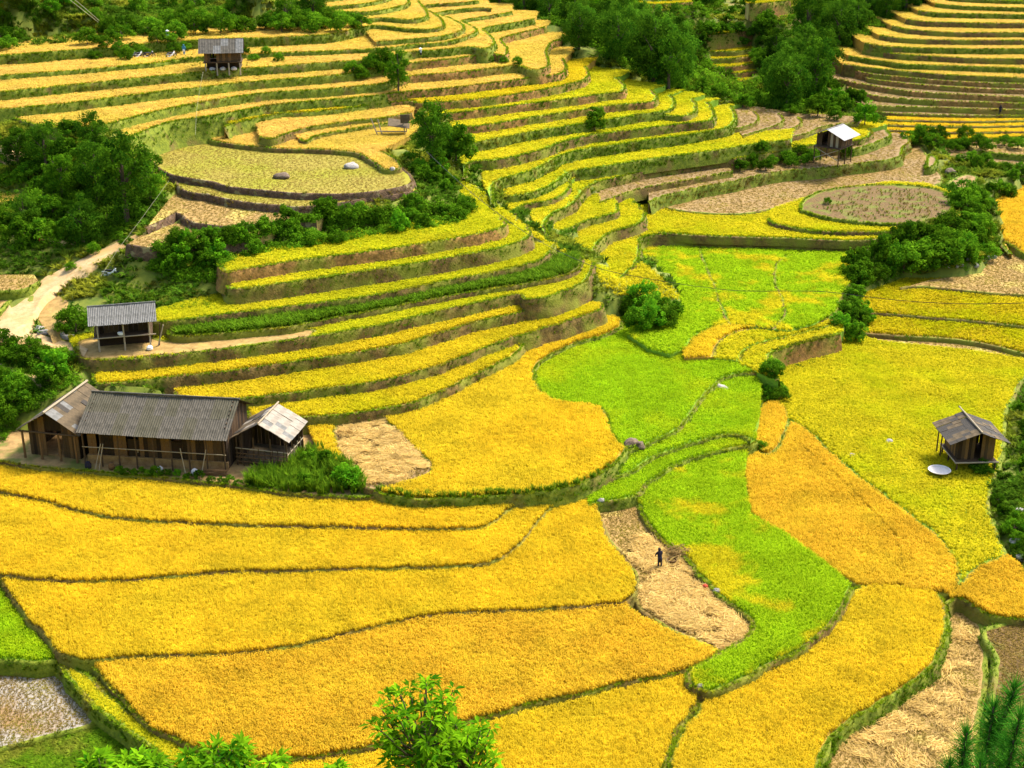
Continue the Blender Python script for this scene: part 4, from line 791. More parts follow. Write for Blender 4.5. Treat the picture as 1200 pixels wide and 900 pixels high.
proto('pale0', 'young', crown_mesh('crown', 235, 2.1, 2.9, 3.1, 44, 70, .62, .34, shell=.3, emin=-.8), trunk_mesh(235, 5.2, .15, 1.5))
proto('dark0', 'dark', crown_mesh('crown', 240, 2.6, 3.9, 3.8, 74, 95, .72, .30, shell=.4, emin=-.95), trunk_mesh(240, 6.0, .22, 1.7, 6))
proto('dark1', 'dark', crown_mesh('crown', 241, 3.0, 3.6, 3.5, 74, 95, .78, .30, shell=.4, emin=-.95), trunk_mesh(241, 5.6, .22, 1.9, 6))
proto('round0', 'leafy', crown_mesh('crown', 250, 2.2, 2.8, 2.8, 66, 90, .58, .26, shell=.4, emin=-.9), trunk_mesh(250, 4.8, .16, 1.5, 6))
def plant(key, name, loc, s, label, cat, group=None, sz=None):
    e = empty(name, (loc[0], loc[1], loc[2]), random.uniform(0, 6.28), label, cat, group)
    e.scale = (s, s, sz or s)
    cm, tm = PROTO[key]; link('crown' if cat == 'tree' else 'foliage', cm, None, e); link('trunk' if cat == 'tree' else 'stem', tm, None, e); return e
def patch(poly, gap, keys, smin, smax, label, group, name='shrub', cat='shrub', seed=1, maxn=60, world=None):
    r = random.Random(seed); poly = np.array(poly, float); lo, hi = poly.min(0), poly.max(0); got = []; tries = 0
    while len(got) < maxn and tries < 4000:
        tries += 1; u = (r.uniform(lo[0], hi[0]), r.uniform(lo[1], hi[1]))
        if not pip(np.array([u]), poly)[0]: continue
        if any(abs(u[0]-g[0])/gap < 1 and math.hypot((u[0]-g[0])/gap, (u[1]-g[1])/(gap*.55)) < 1 for g in got): continue
        got.append(u)
    got.sort(key=lambda u: u[0])
    ORD = ['first', 'second', 'third', 'fourth', 'fifth', 'sixth', 'seventh', 'eighth', 'ninth', 'tenth']
    base = label
    for gi_, u in enumerate(got):
        if 1 < len(got) <= 10: label = base + ', ' + ORD[gi_] + ' from the left'
        s = r.uniform(smin, smax); plant(r.choice(keys), name, G(*u), s, label, cat, group, s*r.uniform(.8, 1.2))
    return len(got)
B3 = ['bushy0', 'bushy1', 'bushy2']; F3 = ['feather0', 'feather1', 'feather2']; T3 = ['forest0', 'forest1', 'forest2']
# forest of the gorge: stand on the far side of the ridge
FOREST = np.array([(592,2),(612,14),(640,24),(664,40),(692,56),(735,84),(780,100),(820,114),(870,126),(932,134),(946,118),(962,95),(985,72),(1012,48),(1040,25),(1072,4),(1085,-30),(580,-30)], float)
GAPS = [np.array([(820,48),(834,38),(890,34),(896,22),(936,14),(936,-30),(878,-30),(830,20),(815,32)], float), np.array([(834,58),(890,54),(888,100),(866,100),(838,82)], float), np.array([(750,-12),(815,-12),(812,8),(752,9)], float)]
r = random.Random(5); got = []
for yy in np.arange(205, 345, 5.4):
    for xx in np.arange(-4, 96, 5.4):
        x, y = xx + r.uniform(-1.7, 1.7), yy + r.uniform(-1.7, 1.7); h = float(sheet_h([(x, y)])[0])
        if any(in_field(np.array([[x, y]]), f)[0] for f in FIELDS): continue
        s = r.uniform(.85, 1.4); a = proj([(x, y, h+4.5*s), (x, y, h+7*s), (x, y, h)])
        ck = proj([(x+dx*s, y, h+dz*s) for dx, dz in ((0, 1), (0, 3.5), (0, 6.5), (-2.6, 3.5), (2.6, 3.5), (-1.5, 5.5), (1.5, 5.5))])
        if not pip(a[:1], FOREST)[0] or any(pip(ck, g).any() for g in GAPS): continue
        # crowns must not stand in front of the terraces seen through the gap
        right = a[0, 0] > 930
        k = 'bright0' if (right and 965 < a[0, 0] < 1040 and 30 < a[0, 1] < 85) else r.choice(T3*2 + (['dark1', 'dark0'] if 830 < a[0, 0] < 965 else ['pale0', 'dark1', 'round0']))
        if h < -5: continue
        lab = {'pale0': 'lighter yellow green tree among the dark trees of the gorge wood', 'bright0': 'bright green leafy tree at the foot of the far right hill'}.get(k, 'dark green tree in the wooded gorge behind the central ridge' if a[0, 0] < 840 else 'dark green tree in the wood between the gorge fields and the far right hill')
        plant(k, 'tree', (x, y, h-.2), s, lab, 'tree', {'bright0': 'bright trees below the far right hill'}.get(k, 'trees in the gorge wood'), s*r.uniform(.9, 1.25))
        got.append(a[0])
NFOREST = len(got)
# fringe of the gorge along the ridge crest
patch([(640,18),(690,52),(740,84),(800,106),(870,126),(930,134),(930,128),(870,118),(800,98),(740,74),(690,42),(650,12)], 13, B3+F3, 1.0, 1.7, 'small green shrub along the crest of the central ridge', 'shrubs along the ridge crest', seed=11, maxn=14)
patch([(940,128),(955,100),(968,98),(1005,124),(1038,146),(1034,153),(1000,150),(960,140)], 11, ['brightbush0']+F3, 1.2, 2.0, 'leafy green shrub on the bank left of the far right hill', 'shrubs below the far right hill', seed=12, maxn=14)
patch([(1058,160),(1085,158),(1110,168),(1200,168),(1200,177),(1140,178),(1110,180),(1075,170)], 11, B3, 1.0, 1.6, 'dark shrub in the hedge below the far golden strips', 'hedge below the far golden strips', seed=13, maxn=12)
patch([(1115,186),(1150,192),(1200,200),(1200,206),(1150,200),(1115,192)], 12, B3, .8, 1.2, 'low dark shrub between the small fields beyond the mound', 'low hedge beyond the mound', seed=14, maxn=9)
patch([(816,40),(834,36),(836,52),(822,56)], 9, B3+F3, 1.2, 1.8, 'green shrub left of the strips seen through the gorge', 'shrubs left of the gorge strips', seed=61, maxn=5)
patch([(836,46),(888,41),(894,48),(888,53),(838,56)], 9, F3+B3, 1.0, 1.6, 'green shrub on the bank between the strips seen through the gorge', 'shrubs between the gorge strips', seed=62, maxn=9)
patch([(886,60),(894,24),(902,26),(900,60),(892,96),(886,96)], 9, B3, 1.2, 2.0, 'green shrub right of the strips seen through the gorge', 'shrubs right of the gorge strips', seed=63, maxn=8)
patch([(836,20),(872,4),(880,18),(850,28)], 12, F3, .8, 1.3, 'low green shrub above the strips seen through the gorge', 'shrubs above the gorge strips', seed=64, maxn=5)
# upper left
patch([(96,46),(150,40),(235,34),(236,44),(180,50),(100,56)], 11, B3, 1.3, 2.0, 'dark green shrub in the hedge above the far stilt hut', 'hedge above the upper terraces', seed=15, maxn=12)
patch([(236,40),(300,36),(345,30),(400,30),(440,34),(430,42),(388,38),(300,42)], 11, B3, 1.4, 2.2, 'dark green shrub in the hedge right of the far stilt hut', 'hedge right of the far hut', seed=16, maxn=14)
patch([(0,62),(20,60),(20,44),(0,44)], 11, B3, 1.2, 1.8, 'dark green shrub at the top left edge above the terraces', 'shrubs at the top left edge', seed=17, maxn=5)
patch([(0,30),(240,24),(330,12),(320,2),(0,2)], 30, B3+['brightbush0'], 1.0, 1.9, 'scattered green shrub on the grassy hilltop slope', 'shrubs on the hilltop slope', seed=18, maxn=12)
patch([(100,66),(150,62),(230,56),(228,64),(150,72),(100,76)], 10, B3, .9, 1.4, 'low dark shrub on the bank behind the parked motorbikes', 'hedge behind the motorbikes', seed=19, maxn=10)
plant('round0', 'tree', G(336, 36), .95, 'round dark tree on the skyline hedge, left of a pair', 'tree')
plant('dark1', 'tree', G(368, 30), .95, 'broad dark tree on the skyline hedge, right of a pair', 'tree')
patch([(286,66),(310,66),(330,70),(330,74),(290,76)], 9, B3, .7, 1.1, 'low green shrub beside the far stilt hut', 'shrubs beside the far hut', seed=20, maxn=4)
patch([(406,86),(452,80),(456,92),(410,95)], 10, B3+['brightbush0'], 1.0, 1.6, 'dark shrub in the clump ending the upper terraces', 'clump at the end of the upper terraces', seed=21, maxn=6)
plant('round0', 'tree', G(467, 108), .75, 'slim dark green tree standing in the middle of the upper terraces', 'tree', sz=1.1)
plant('bushy1', 'shrub', G(456, 72), 1.2, 'green shrub just above the slim tree on the upper terraces', 'shrub')
# the dark tree by the ruined lean-to
plant('dark0', 'tree', G(507, 200), 1.05, 'tall dark bushy tree at the edge of the central slope', 'tree', sz=1.08)
plant('feather0', 'shrub', G(534, 190), 2.4, 'tall lighter green bush right of the dark bushy tree', 'shrub', sz=2.8)
patch([(470,185),(490,190),(530,212),(545,225),(520,228),(490,210)], 12, ['brightbush0']+F3, .8, 1.2, 'low leafy plant on the bank below the dark bushy tree', 'plants below the dark tree', seed=23, maxn=9)
patch([(688,150),(700,150),(700,156),(688,156)], 8, F3, 1.2, 1.5, 'light green clump halfway up the central slope', 'clump on the central slope', seed=24, maxn=2)
patch([(560,72),(600,74),(612,78),(600,80)], 10, B3, .7, .9, 'tiny shrub on the nose of an upper central terrace', 'shrubs on the upper noses', seed=25, maxn=3)
patch([(862,196),(900,190),(955,184),(958,192),(905,200),(866,206)], 10, F3+B3, 1.0, 1.6, 'green shrub on the bank in front of the white-roofed hut', 'shrubs below the white-roofed hut', seed=26, maxn=10)
plant('feather1', 'shrub', G(991, 186), 1.0, 'upright green bush beside the posts of the white-roofed hut', 'shrub', sz=1.5)
# hedge under the plateau
patch([(172,320),(186,300),(215,288),(262,284),(330,272),(352,258),(420,252),(480,246),(540,240),(552,252),(538,264),(480,272),(420,282),(340,294),(280,304),(262,312),(250,332),(205,332)], 13, F3+B3+['brightbush0'], .8, 1.25, 'leafy dark green shrub in the long hedge below the harvested plateau', 'hedge below the harvested plateau', seed=27, maxn=40)
# left wood
for (u, v, k, s, lb) in [(150,262,'dark0',1.25,'tallest dark tree of the thicket left of the harvested plateau'),(116,240,'dark1',1.0,'broad dark tree in the middle of the left thicket'),(74,232,'round0',.95,'rounded dark tree at the left of the thicket'),(56,206,'dark1',.8,'dark tree at the back of the left thicket'),(112,196,'dark0',.8,'dark tree at the top of the left thicket'),(176,238,'round0',.85,'dark tree at the right edge of the left thicket'),(98,288,'forest1',.78,'lighter green rounded tree in front of the left thicket'),(22,200,'forest2',.7,'small tree by the left picture edge, upper'),(30,268,'forest0',.6,'small tree by the left picture edge, lower')]:
    plant(k, 'tree', G(u, v), s, lb, 'tree')
patch([(0,165),(60,160),(150,170),(195,215),(180,245),(140,284),(60,292),(0,300)], 15, B3+F3, 1.0, 1.9, 'dark green shrub in the undergrowth of the left thicket', 'undergrowth of the left thicket', seed=28, maxn=24)
patch([(60,318),(140,286),(150,292),(90,322)], 40, B3, .6, .9, 'small green shrub beside the dirt road', 'shrubs by the dirt road', seed=29, maxn=4)
# around the farmhouse
def tall_patch(poly, n, seed, key, smin, smax, lab, cat='grass'):
    r = np.random.default_rng(seed); poly = np.array(poly, float); u = r.uniform(poly.min(0), poly.max(0), (n*5, 2)); u = u[pip(u, poly)][:n]; n = len(u); pts = Gxy(u)
    scatter('wild_grass', key, np.array(pts), r.uniform(smin, smax, n), None, lab, cat, seed=seed, tilt=.2)
HEDGE = [(172,320),(186,300),(215,288),(262,284),(330,272),(352,258),(420,252),(480,246),(540,240),(552,252),(538,264),(480,272),(420,282),(340,294),(280,304),(262,312),(250,332),(205,332)]
tall_patch(HEDGE, 1500, 8, 'leaf', .7, 1.7, 'leafy undergrowth filling the long hedge below the harvested plateau', 'undergrowth')
tall_patch([(0,165),(60,160),(150,170),(195,215),(180,245),(140,284),(60,292),(0,300)], 1100, 9, 'leaf', .7, 1.8, 'leafy undergrowth between the trees of the left thicket', 'undergrowth')
tall_patch([(985,345),(1005,315),(1035,300),(1050,282),(1090,278),(1125,268),(1150,252),(1166,275),(1172,300),(1120,318),(1060,326),(1010,335)], 700, 10, 'leaf', .7, 1.6, 'leafy undergrowth on the bank below the dug mound', 'undergrowth')
tall_patch([(0,412),(60,416),(74,424),(92,446),(60,470),(24,500),(0,522)], 500, 11, 'leaf', .6, 1.3, 'leafy undergrowth on the slope left of the farmhouse', 'undergrowth')
tall_patch([(0,2),(240,2),(330,6),(330,16),(240,36),(100,50),(0,58)], 1500, 12, 'weed', .8, 1.7, 'rough bright grass on the hilltop slope at the upper left')
tall_patch([(0,2),(300,2),(330,10),(240,30),(100,44),(0,50)], 160, 13, 'leaf', .8, 1.6, 'scattered leafy scrub on the hilltop slope at the upper left', 'scrub')
tall_patch([(180,62),(290,70),(292,84),(180,78)], 160, 14, 'grass', .7, 1.2, 'grass around the posts of the far upper left hut')
tall_patch([(1160,560),(1200,560),(1200,668),(1185,655),(1170,620)], 260, 15, 'weed', .6, 1.1, 'weeds on the stony bank at the right edge', 'weeds')
tall_patch([(900,432),(912,446),(918,470),(905,478),(893,455)], 120, 16, 'leaf', .4, .8, 'leafy growth on the step above the small amber plot', 'undergrowth')
tall_patch([(906,424),(945,410),(975,402),(975,420),(930,436)], 130, 17, 'weed', .4, .8, 'weeds on the earth bank at the end of the crescent steps', 'weeds')
tall_patch([(950,242),(1000,222),(1080,222),(1112,240),(1085,256),(1010,258)], 260, 18, 'dry', .5, 1.0, 'brown dry tufts over the dug mound', 'dry grass')
tall_patch([(950,242),(1000,222),(1080,222),(1112,240),(1085,256),(1010,258)], 130, 19, 'grass', .4, .9, 'green weeds over the dug mound', 'weeds')
fp = sheet_points(1.5, (200, 340), (-6, 98), 21); fq = proj(fp); fm = pip(fq, FOREST)
for g_ in GAPS: fm &= ~pip(fq, g_)
fp = fp[fm]; scatter('forest_undergrowth', 'leaf', fp, np.random.default_rng(22).uniform(1.6, 3.6, len(fp)), None, 'dense leafy undergrowth filling the wooded gorge', 'undergrowth')
tall_patch([(288,562),(330,548),(365,530),(400,540),(425,565),(430,580),(340,582),(290,576)], 650, 3, 'tall', .7, 1.5, 'tall grey green grass thicket right of the farmhouse')
tall_patch([(110,338),(180,334),(245,345),(250,362),(190,364),(120,352)], 700, 4, 'grass', .5, .9, 'short bright grass lawn behind the stilt shed')
tall_patch([(440,580),(600,584),(690,566),(715,550),(716,556),(690,574),(600,592),(440,590)], 420, 5, 'tall', .4, .8, 'leafy green growth along the foot of the middle golden paddy')
plant('bushy0', 'shrub', G(90, 392), 1.7, 'dark bush at the left end of the stilt shed', 'shrub')
patch([(0,412),(60,416),(74,424),(70,436),(0,424)], 12, B3, .9, 1.4, 'dark shrub in the row below the sandy track', 'shrubs below the sandy track', seed=30, maxn=8)
patch([(0,452),(50,455),(92,446),(60,470),(24,500),(0,522)], 14, B3+F3, .8, 1.3, 'dark green shrub on the bank left of the farmhouse', 'shrubs left of the farmhouse', seed=31, maxn=10)
plant('brightbush0', 'shrub', G(66, 446), 1.5, 'bright green leafy bush above the old farmhouse wing', 'shrub')
patch([(350,545),(385,540),(415,560),(420,576),(330,574)], 15, F3, .6, .95, 'tangled green shrub right of the farmhouse', 'shrubs right of the farmhouse', seed=32, maxn=6)
plant('brightbush0', 'shrub', G(408, 572), 1.15, 'bright green bush at the corner of the cut plot', 'shrub')
patch([(140,560),(200,562),(285,570),(285,574),(200,567),(140,564)], 9, B3+['brightbush0'], .3, .5, 'low vegetable plant in the bed in front of the farmhouse', 'vegetables in front of the farmhouse', name='vegetable_plant', cat='plant', seed=33, maxn=30)
# middle and right
patch([(738,378),(748,370),(770,368),(784,374),(776,384),(750,388)], 11, ['brightbush0']+B3, 1.2, 1.7, 'leafy green bush where the ramp meets the green basin', 'bushes at the foot of the ramp', seed=34, maxn=9)
patch([(985,345),(1005,315),(1035,300),(1050,282),(1090,278),(1125,268),(1150,252),(1166,275),(1172,300),(1120,318),(1060,326),(1010,335)], 15, B3+F3, 1.3, 2.2, 'dark green shrub on the steep bank below the dug mound', 'shrubs below the dug mound', seed=35, maxn=28)
patch([(1118,244),(1135,238),(1150,248),(1140,256)], 12, B3, 1.5, 2.2, 'tall dark shrub at the right end of the dug mound', 'tall shrubs by the dug mound', seed=36, maxn=4)
patch([(984,346),(1012,350),(1014,395),(996,412),(984,404)], 11, F3+['brightbush0'], .9, 1.5, 'drooping green bush on the edge of the green basin', 'bushes on the basin edge', seed=37, maxn=8)
patch([(1160,225),(1190,215),(1185,232),(1165,238)], 12, F3, .9, 1.4, 'light green shrub left of the far orange field', 'shrubs by the far orange field', seed=38, maxn=5)
patch([(898,446),(908,452),(918,470),(905,476),(896,462)], 9, B3, .7, 1.05, 'small dark bush on the step above the small amber plot', 'bushes above the amber plot', seed=39, maxn=6)
patch([(884,520),(892,526),(890,530),(882,526)], 8, B3, .5, .7, 'small dark bush at the corner of the orange paddy', 'bushes at the orange paddy', seed=40, maxn=2)
patch([(1186,480),(1205,455),(1215,540),(1195,590),(1180,560)], 12, F3+B3, .55, .95, 'green shrub at the right edge behind the small hut', 'shrubs behind the small hut', seed=41, maxn=5)
patch([(1165,590),(1185,600),(1200,620),(1200,665),(1180,645)], 12, B3+F3, .5, .85, 'dark shrub on the stony bank at the right edge', 'shrubs on the stony bank', seed=42, maxn=7)
patch([(1135,548),(1165,545),(1170,556),(1140,560)], 9, F3, .4, .7, 'low weed clump beside the posts of the small hut', 'weeds beside the small hut', seed=43, maxn=6)
patch([(968,238),(971,238),(971,241),(968,241)], 8, ['bushy2'], .55, .6, 'lone dark sapling on the dug mound', 'sapling', name='sapling', seed=44, maxn=1)
# ------------------------------------------------------------------ buildings
def corr_mesh(w, l, waves, amp, seed=0):
    n = waves*4; V = []; F_ = []
    for j in range(2):
        for i in range(n+1): V.append((w*(i/n-.5), l*(j-.5), amp*math.sin(2*math.pi*i/4)))
    F_ = [(i, i+1, n+1+i+1, n+1+i) for i in range(n)]
    k = len(V); V += [(x, y, z-.02) for x, y, z in V]; F_ += [(k+b, k+a, k+d, k+c) for a, b, c, d in F_]
    F_ += [(i, k+i, k+i+1, i+1) for i in range(n)]
    me = bpy.data.meshes.new('roof_sheet'); me.from_pydata(V, [], F_); return me
def box_mesh(name, w, d, h):
    return MB().box(-w/2, w/2, -d/2, d/2, -h/2, h/2).mesh(name)
def roof(root, x0, x1, yf, yr, yb, ze, zr, ncol, nrow, mats, kind='sheet', zb=None, rnd=None, sides=(0, 1), name='roof_sheet', jit=.012, sag=.06):
    """pitched roof, ridge along local x; every sheet or board is its own piece"""
    rnd = rnd or random.Random(3); zb = ze if zb is None else zb
    for sd_ in sides:
        ya, za = (yf, ze) if sd_ == 0 else (yb, zb)
        run = abs(yr-ya); ln = math.hypot(run, zr-za); ang = math.atan2(zr-za, run); w = (x1-x0)/ncol; l = ln/nrow
        if kind == 'sheet': mes = [corr_mesh(w*1.04, l*1.06, 5, .028)]
        else: mes = [box_mesh('roof_board', w*.985, l*1.08, .035)]
        per = []
        for m in mats:
            c = mes[0].copy(); c.materials.clear(); c.materials.append(M[m]); per.append(c)
        for r_ in range(nrow):
            t = (r_+.5)/nrow; y = ya + (yr-ya)*t; z = za + (zr-za)*t
            for c in range(ncol):
                o = link(name, rnd.choice(per), None, root)
                o.location = (x0 + w*(c+.5), y, z + .03 + .012*(r_ % 2) + .006*(c % 2) + rnd.uniform(-jit, jit) - sag*math.sin(math.pi*(c+.5)/ncol)*(1 if r_ else .6))
                o.rotation_euler = (ang if sd_ == 0 else -ang, rnd.uniform(-jit, jit)*.8, rnd.uniform(-jit, jit)*.8)
def boards(root, axis, a0, a1, fixed, z0, z1, w, mats, gaps=(), name='wall_board', rnd=None, thick=.05, ztop=None):
    rnd = rnd or random.Random(4); n = max(1, int(round((a1-a0)/w))); w = (a1-a0)/n; cache = {}
    for i in range(n):
        c = a0 + w*(i+.5)
        if any(g0 < c < g1 for g0, g1 in gaps): continue
        zt = ztop(c) if ztop else z1; zt = round(zt, 2); m = rnd.choice(mats); key = (m, zt)
        if key not in cache:
            me = box_mesh('board', w*.94 if axis == 'x' else thick, thick if axis == 'x' else w*.94, zt-z0); me.materials.append(M[m]); cache[key] = me
        o = link(name, cache[key], None, root); dp = rnd.uniform(-.012, .012)
        o.location = (c, fixed+dp, (z0+zt)/2) if axis == 'x' else (fixed+dp, c, (z0+zt)/2)
def posts(root, pts, z0, z1, r=.08, mat='wood', name='post'):
    me = MB().tube([(0,0,z0),(.01,.01,(z0+z1)/2),(0,0,z1)], [r, r*.92, r*.88], 7).mesh('post'); me.materials.append(M[mat])
    for x, y in pts: link(name, me, None, root).location = (x, y, 0)
def beam(root, a, b, r=.06, mat='wood', name='beam'): return MB().tube([a, b], r, 6).build(name, mat, root)

# long farmhouse
p = P(186, 546, 1.5); fh = empty('farmhouse', p, R(-7.5), 'long low farmhouse with dark corrugated roof beside the golden paddies', 'house')
rn = random.Random(21)
roof(fh, -6.45, 6.45, -1.0, 2.85, 6.7, 3.15, 5.2, 13, 2, ['sheet', 'sheet', 'sheet3', 'sheet3'], 'sheet', rnd=rn, sag=.13, jit=.02)
beam(fh, (-6.5, 2.85, 5.25), (6.5, 2.85, 5.25), .09, 'sheet', 'ridge_cap')
boards(fh, 'x', -6.0, 6.0, 0.0, .75, 3.3, .38, ['wood3', 'wood', 'wood3', 'wood2'], gaps=[(-2.6, -1.5), (1.2, 2.2), (-5.3, -4.7)], rnd=rn)
MB().box(-6.1, 6.1, -.16, .1, -.3, .74).build('clay_wall', 'clay', fh)
MB().box(-6.0, 6.0, .1, 5.9, -.3, .12).build('floor', 'clay', fh)
boards(fh, 'y', 0, 5.8, -6.0, 0, 3.2, .4, ['wood3', 'wood'], rnd=rn, ztop=lambda y: 3.2 + 2.0*(1-abs(y-2.85)/3.85))
boards(fh, 'y', 0, 5.8, 6.0, 0, 3.2, .4, ['wood3', 'wood'], rnd=rn, ztop=lambda y: 3.2 + 2.0*(1-abs(y-2.85)/3.85))
boards(fh, 'x', -6.0, 6.0, 5.75, 0, 3.3, .5, ['wood3', 'wood'], rnd=rn)
posts(fh, [(-6.1+i*1.52, -.72) for i in range(9)], -.3, 3.05, .075, 'wood')
beam(fh, (-6.3, -.72, 3.02), (6.3, -.72, 3.02), .07, 'wood', 'eave_beam')
beam(fh, (-6.2, -.75, 1.75), (6.2, -.75, 1.7), .035, 'palewood', 'rail')
for x in (-2.05, 1.7):
    d_ = MB().box(x-.5, x+.5, .06, .1, .1, 2.3).build('door', 'wood3', fh); MB().box(x+.32, x+.38, -.02, .06, 1.1, 1.3).build('handle', 'palewood', d_)
MB().box(-6.45, -6.3, -1.0, -.94, 3.0, 3.16).build('fascia', 'wood', fh)
for k, (x, tx) in enumerate([(-4.95, .5), (-4.6, .35), (2.9, -.5), (4.2, .4)]):
    e = MB().tube([(0, 0, 0), (tx, .55, 2.2)], .035, 6).build('leaning_pole', 'palewood'); e.location = fh.matrix_basis @ Vector((x, -1.5, 0)); tag(e, ['pale pole leaning on the left end of the farmhouse', 'second pale pole leaning on the left end of the farmhouse', 'pale bamboo pole leaning on the farmhouse front near its middle', 'thin pole leaning on the right part of the farmhouse front'][k], 'pole', 'poles leaning on the farmhouse'); e.rotation_euler = (0, 0, R(-7.5))
r = random.Random(91)
for k, (x, y, nm, mt, lb) in enumerate([(-5.6, -1.3, 'water_jar', 'blackcloth', 'dark jar at the left corner of the long farmhouse'), (-3.6, -1.2, 'water_jar', 'wood2', 'brown jar before the farmhouse wall near its left door'), (.6, -1.25, 'grain_sack', 'basket', 'pale sack before the middle of the farmhouse wall'), (3.6, -1.3, 'grain_sack', 'basket', 'pale sack before the right part of the farmhouse wall')]):
    o_ = MB().lathe([(.14,0),(.27,.15),(.29,.4),(.17,.58),(.19,.63)] if nm == 'water_jar' else [(.2,0),(.3,.12),(.28,.42),(.1,.6)], 12).build(nm, mt, None, True); o_.location = fh.matrix_basis @ Vector((x, y, .0)); tag(o_, lb, 'jar' if nm == 'water_jar' else 'sack')
fw = MB()
for k in range(34): fw.tube([(r.uniform(-1, 1)-.5, 0 + r.uniform(-.1, .1), .08+.1*(k//7)), (r.uniform(-1, 1)+.5, .1 + r.uniform(-.1, .1), .08+.1*(k//7))], .045, 5)
o_ = fw.build('firewood_stack', 'wood2'); o_.location = fh.matrix_basis @ Vector((5.1, -1.2, 0)); o_.rotation_euler[2] = R(-7.5); tag(o_, 'stack of firewood before the right end of the farmhouse', 'firewood')
cl = MB().box(-.3, .3, -.015, .015, -.5, 0).build('hanging_cloth', 'white'); cl.location = s_loc = P(287, 531, 1.5) + Vector((0, 0, 1.1)); tag(cl, 'white cloth hanging between the farmhouse and the shed', 'cloth')
# old wing at the left with gable to the front
p = P(66, 535, 1.5); w = empty('farmhouse_wing', p, R(90-13), 'old gabled farmhouse wing with mossy board roof and dark open front', 'house')
rn = random.Random(22)
# local x runs back along the ridge, +y is left
roof(w, -.9, 6.2, -2.9, 0.0, 2.9, 2.55, 4.35, 12, 3, ['midroof', 'midroof', 'darkroof', 'midroof', 'midroof', 'sheet2'], 'board', rnd=rn, name='roof_board', jit=.03)
beam(w, (-1.1, 0, 4.5), (6.3, 0, 4.5), .1, 'palewood', 'ridge_pole')
boards(w, 'y', -2.3, 2.3, 0.0, 0, 2.7, .3, ['wood2', 'wood', 'wood3'], gaps=[(-.75, .7)], rnd=rn, ztop=lambda y: 2.6 + 1.5*(1-abs(y)/2.9))
boards(w, 'y', -.75, .7, 0.02, 2.4, 3.9, .3, ['wood3'], rnd=rn, ztop=lambda y: 3.9)
boards(w, 'x', 0.0, 5.6, 2.3, 0, 2.7, .4, ['wood', 'wood3'], rnd=rn); boards(w, 'x', 0.0, 5.6, -2.3, 0, 2.7, .4, ['wood', 'wood3'], rnd=rn)
boards(w, 'y', -2.3, 2.3, 5.6, 0, 2.7, .4, ['wood3'], rnd=rn)
MB().box(.1, 5.5, -2.2, 2.2, -.3, .1).build('floor', 'clay', w)
posts(w, [(-.75, 2.45), (-.75, .85), (-.75, -.9), (-.75, -2.4)], -.3, 2.5, .11, 'wood2')
beam(w, (-.8, -2.7, 2.5), (-.8, 2.7, 2.5), .08, 'wood', 'tie_beam')
# shed at the right end
p = P(310, 545, 1.5); s_ = empty('board_roof_shed', p, R(90-12), 'open shed with pale patched board roof at the right end of the farmhouse', 'shed')
rn = random.Random(23)
roof(s_, -.7, 3.9, -2.55, 0.0, 2.55, 2.55, 4.0, 7, 3, ['paleroof', 'paleroof', 'paleroof', 'sheet2'], 'board', rnd=rn, sides=(0,), name='roof_board', jit=.035)  # right slope: pale boards, with its sunlit brightness put into the colour
roof(s_, -.7, 3.9, -2.55, 0.0, 2.55, 2.55, 4.0, 7, 3, ['midroof', 'midroof', 'paleroof', 'darkroof'], 'board', rnd=rn, sides=(1,), name='roof_board', jit=.035)  # left slope: browner boards, its darker unlit look put into the colour
beam(s_, (-.8, 0, 4.12), (4.0, 0, 4.12), .07, 'palewood', 'ridge_pole')
posts(s_, [(-.4, 2.2), (-.4, .7), (-.4, -.8), (-.4, -2.2), (3.4, 2.2), (3.4, -2.2)], -.3, 2.6, .08, 'wood')
boards(s_, 'y', -2.2, 2.2, 3.4, 0, 2.6, .35, ['wood3', 'wood'], rnd=rn); boards(s_, 'x', 0, 3.4, 2.1, 0, 2.5, .35, ['wood3', 'wood'], rnd=rn)
for z in (.35, .75, 1.15, 1.55): beam(s_, (-.45, -2.3, z + rn.uniform(-.05, .05)), (-.45, 2.3, z + rn.uniform(-.05, .05)), .045, 'wood2' if z < 1.3 else 'palewood', 'rail')
for y in (-1.9, -1.4, -1.0, -.3, .2, 1.1, 1.6): beam(s_, (-.5, y, -.2), (-.5, y+rn.uniform(-.15, .15), rn.uniform(1.3, 2.0)), .035, 'wood', 'stake')
for x in (.2, 1.0, 1.8, 2.6): beam(s_, (x, -2.25, -.1), (x+.1, -2.3, 1.6), .04, 'palewood', 'stake')
beam(s_, (-.4, -2.2, 1.2), (3.4, -2.25, 1.25), .04, 'palewood', 'rail')
# low tie between the farmhouse roof and the shed
MB().box(-.3, 3.0, -1.9, 1.9, .1, .5).build('hay_heap', 'midroof', s_)
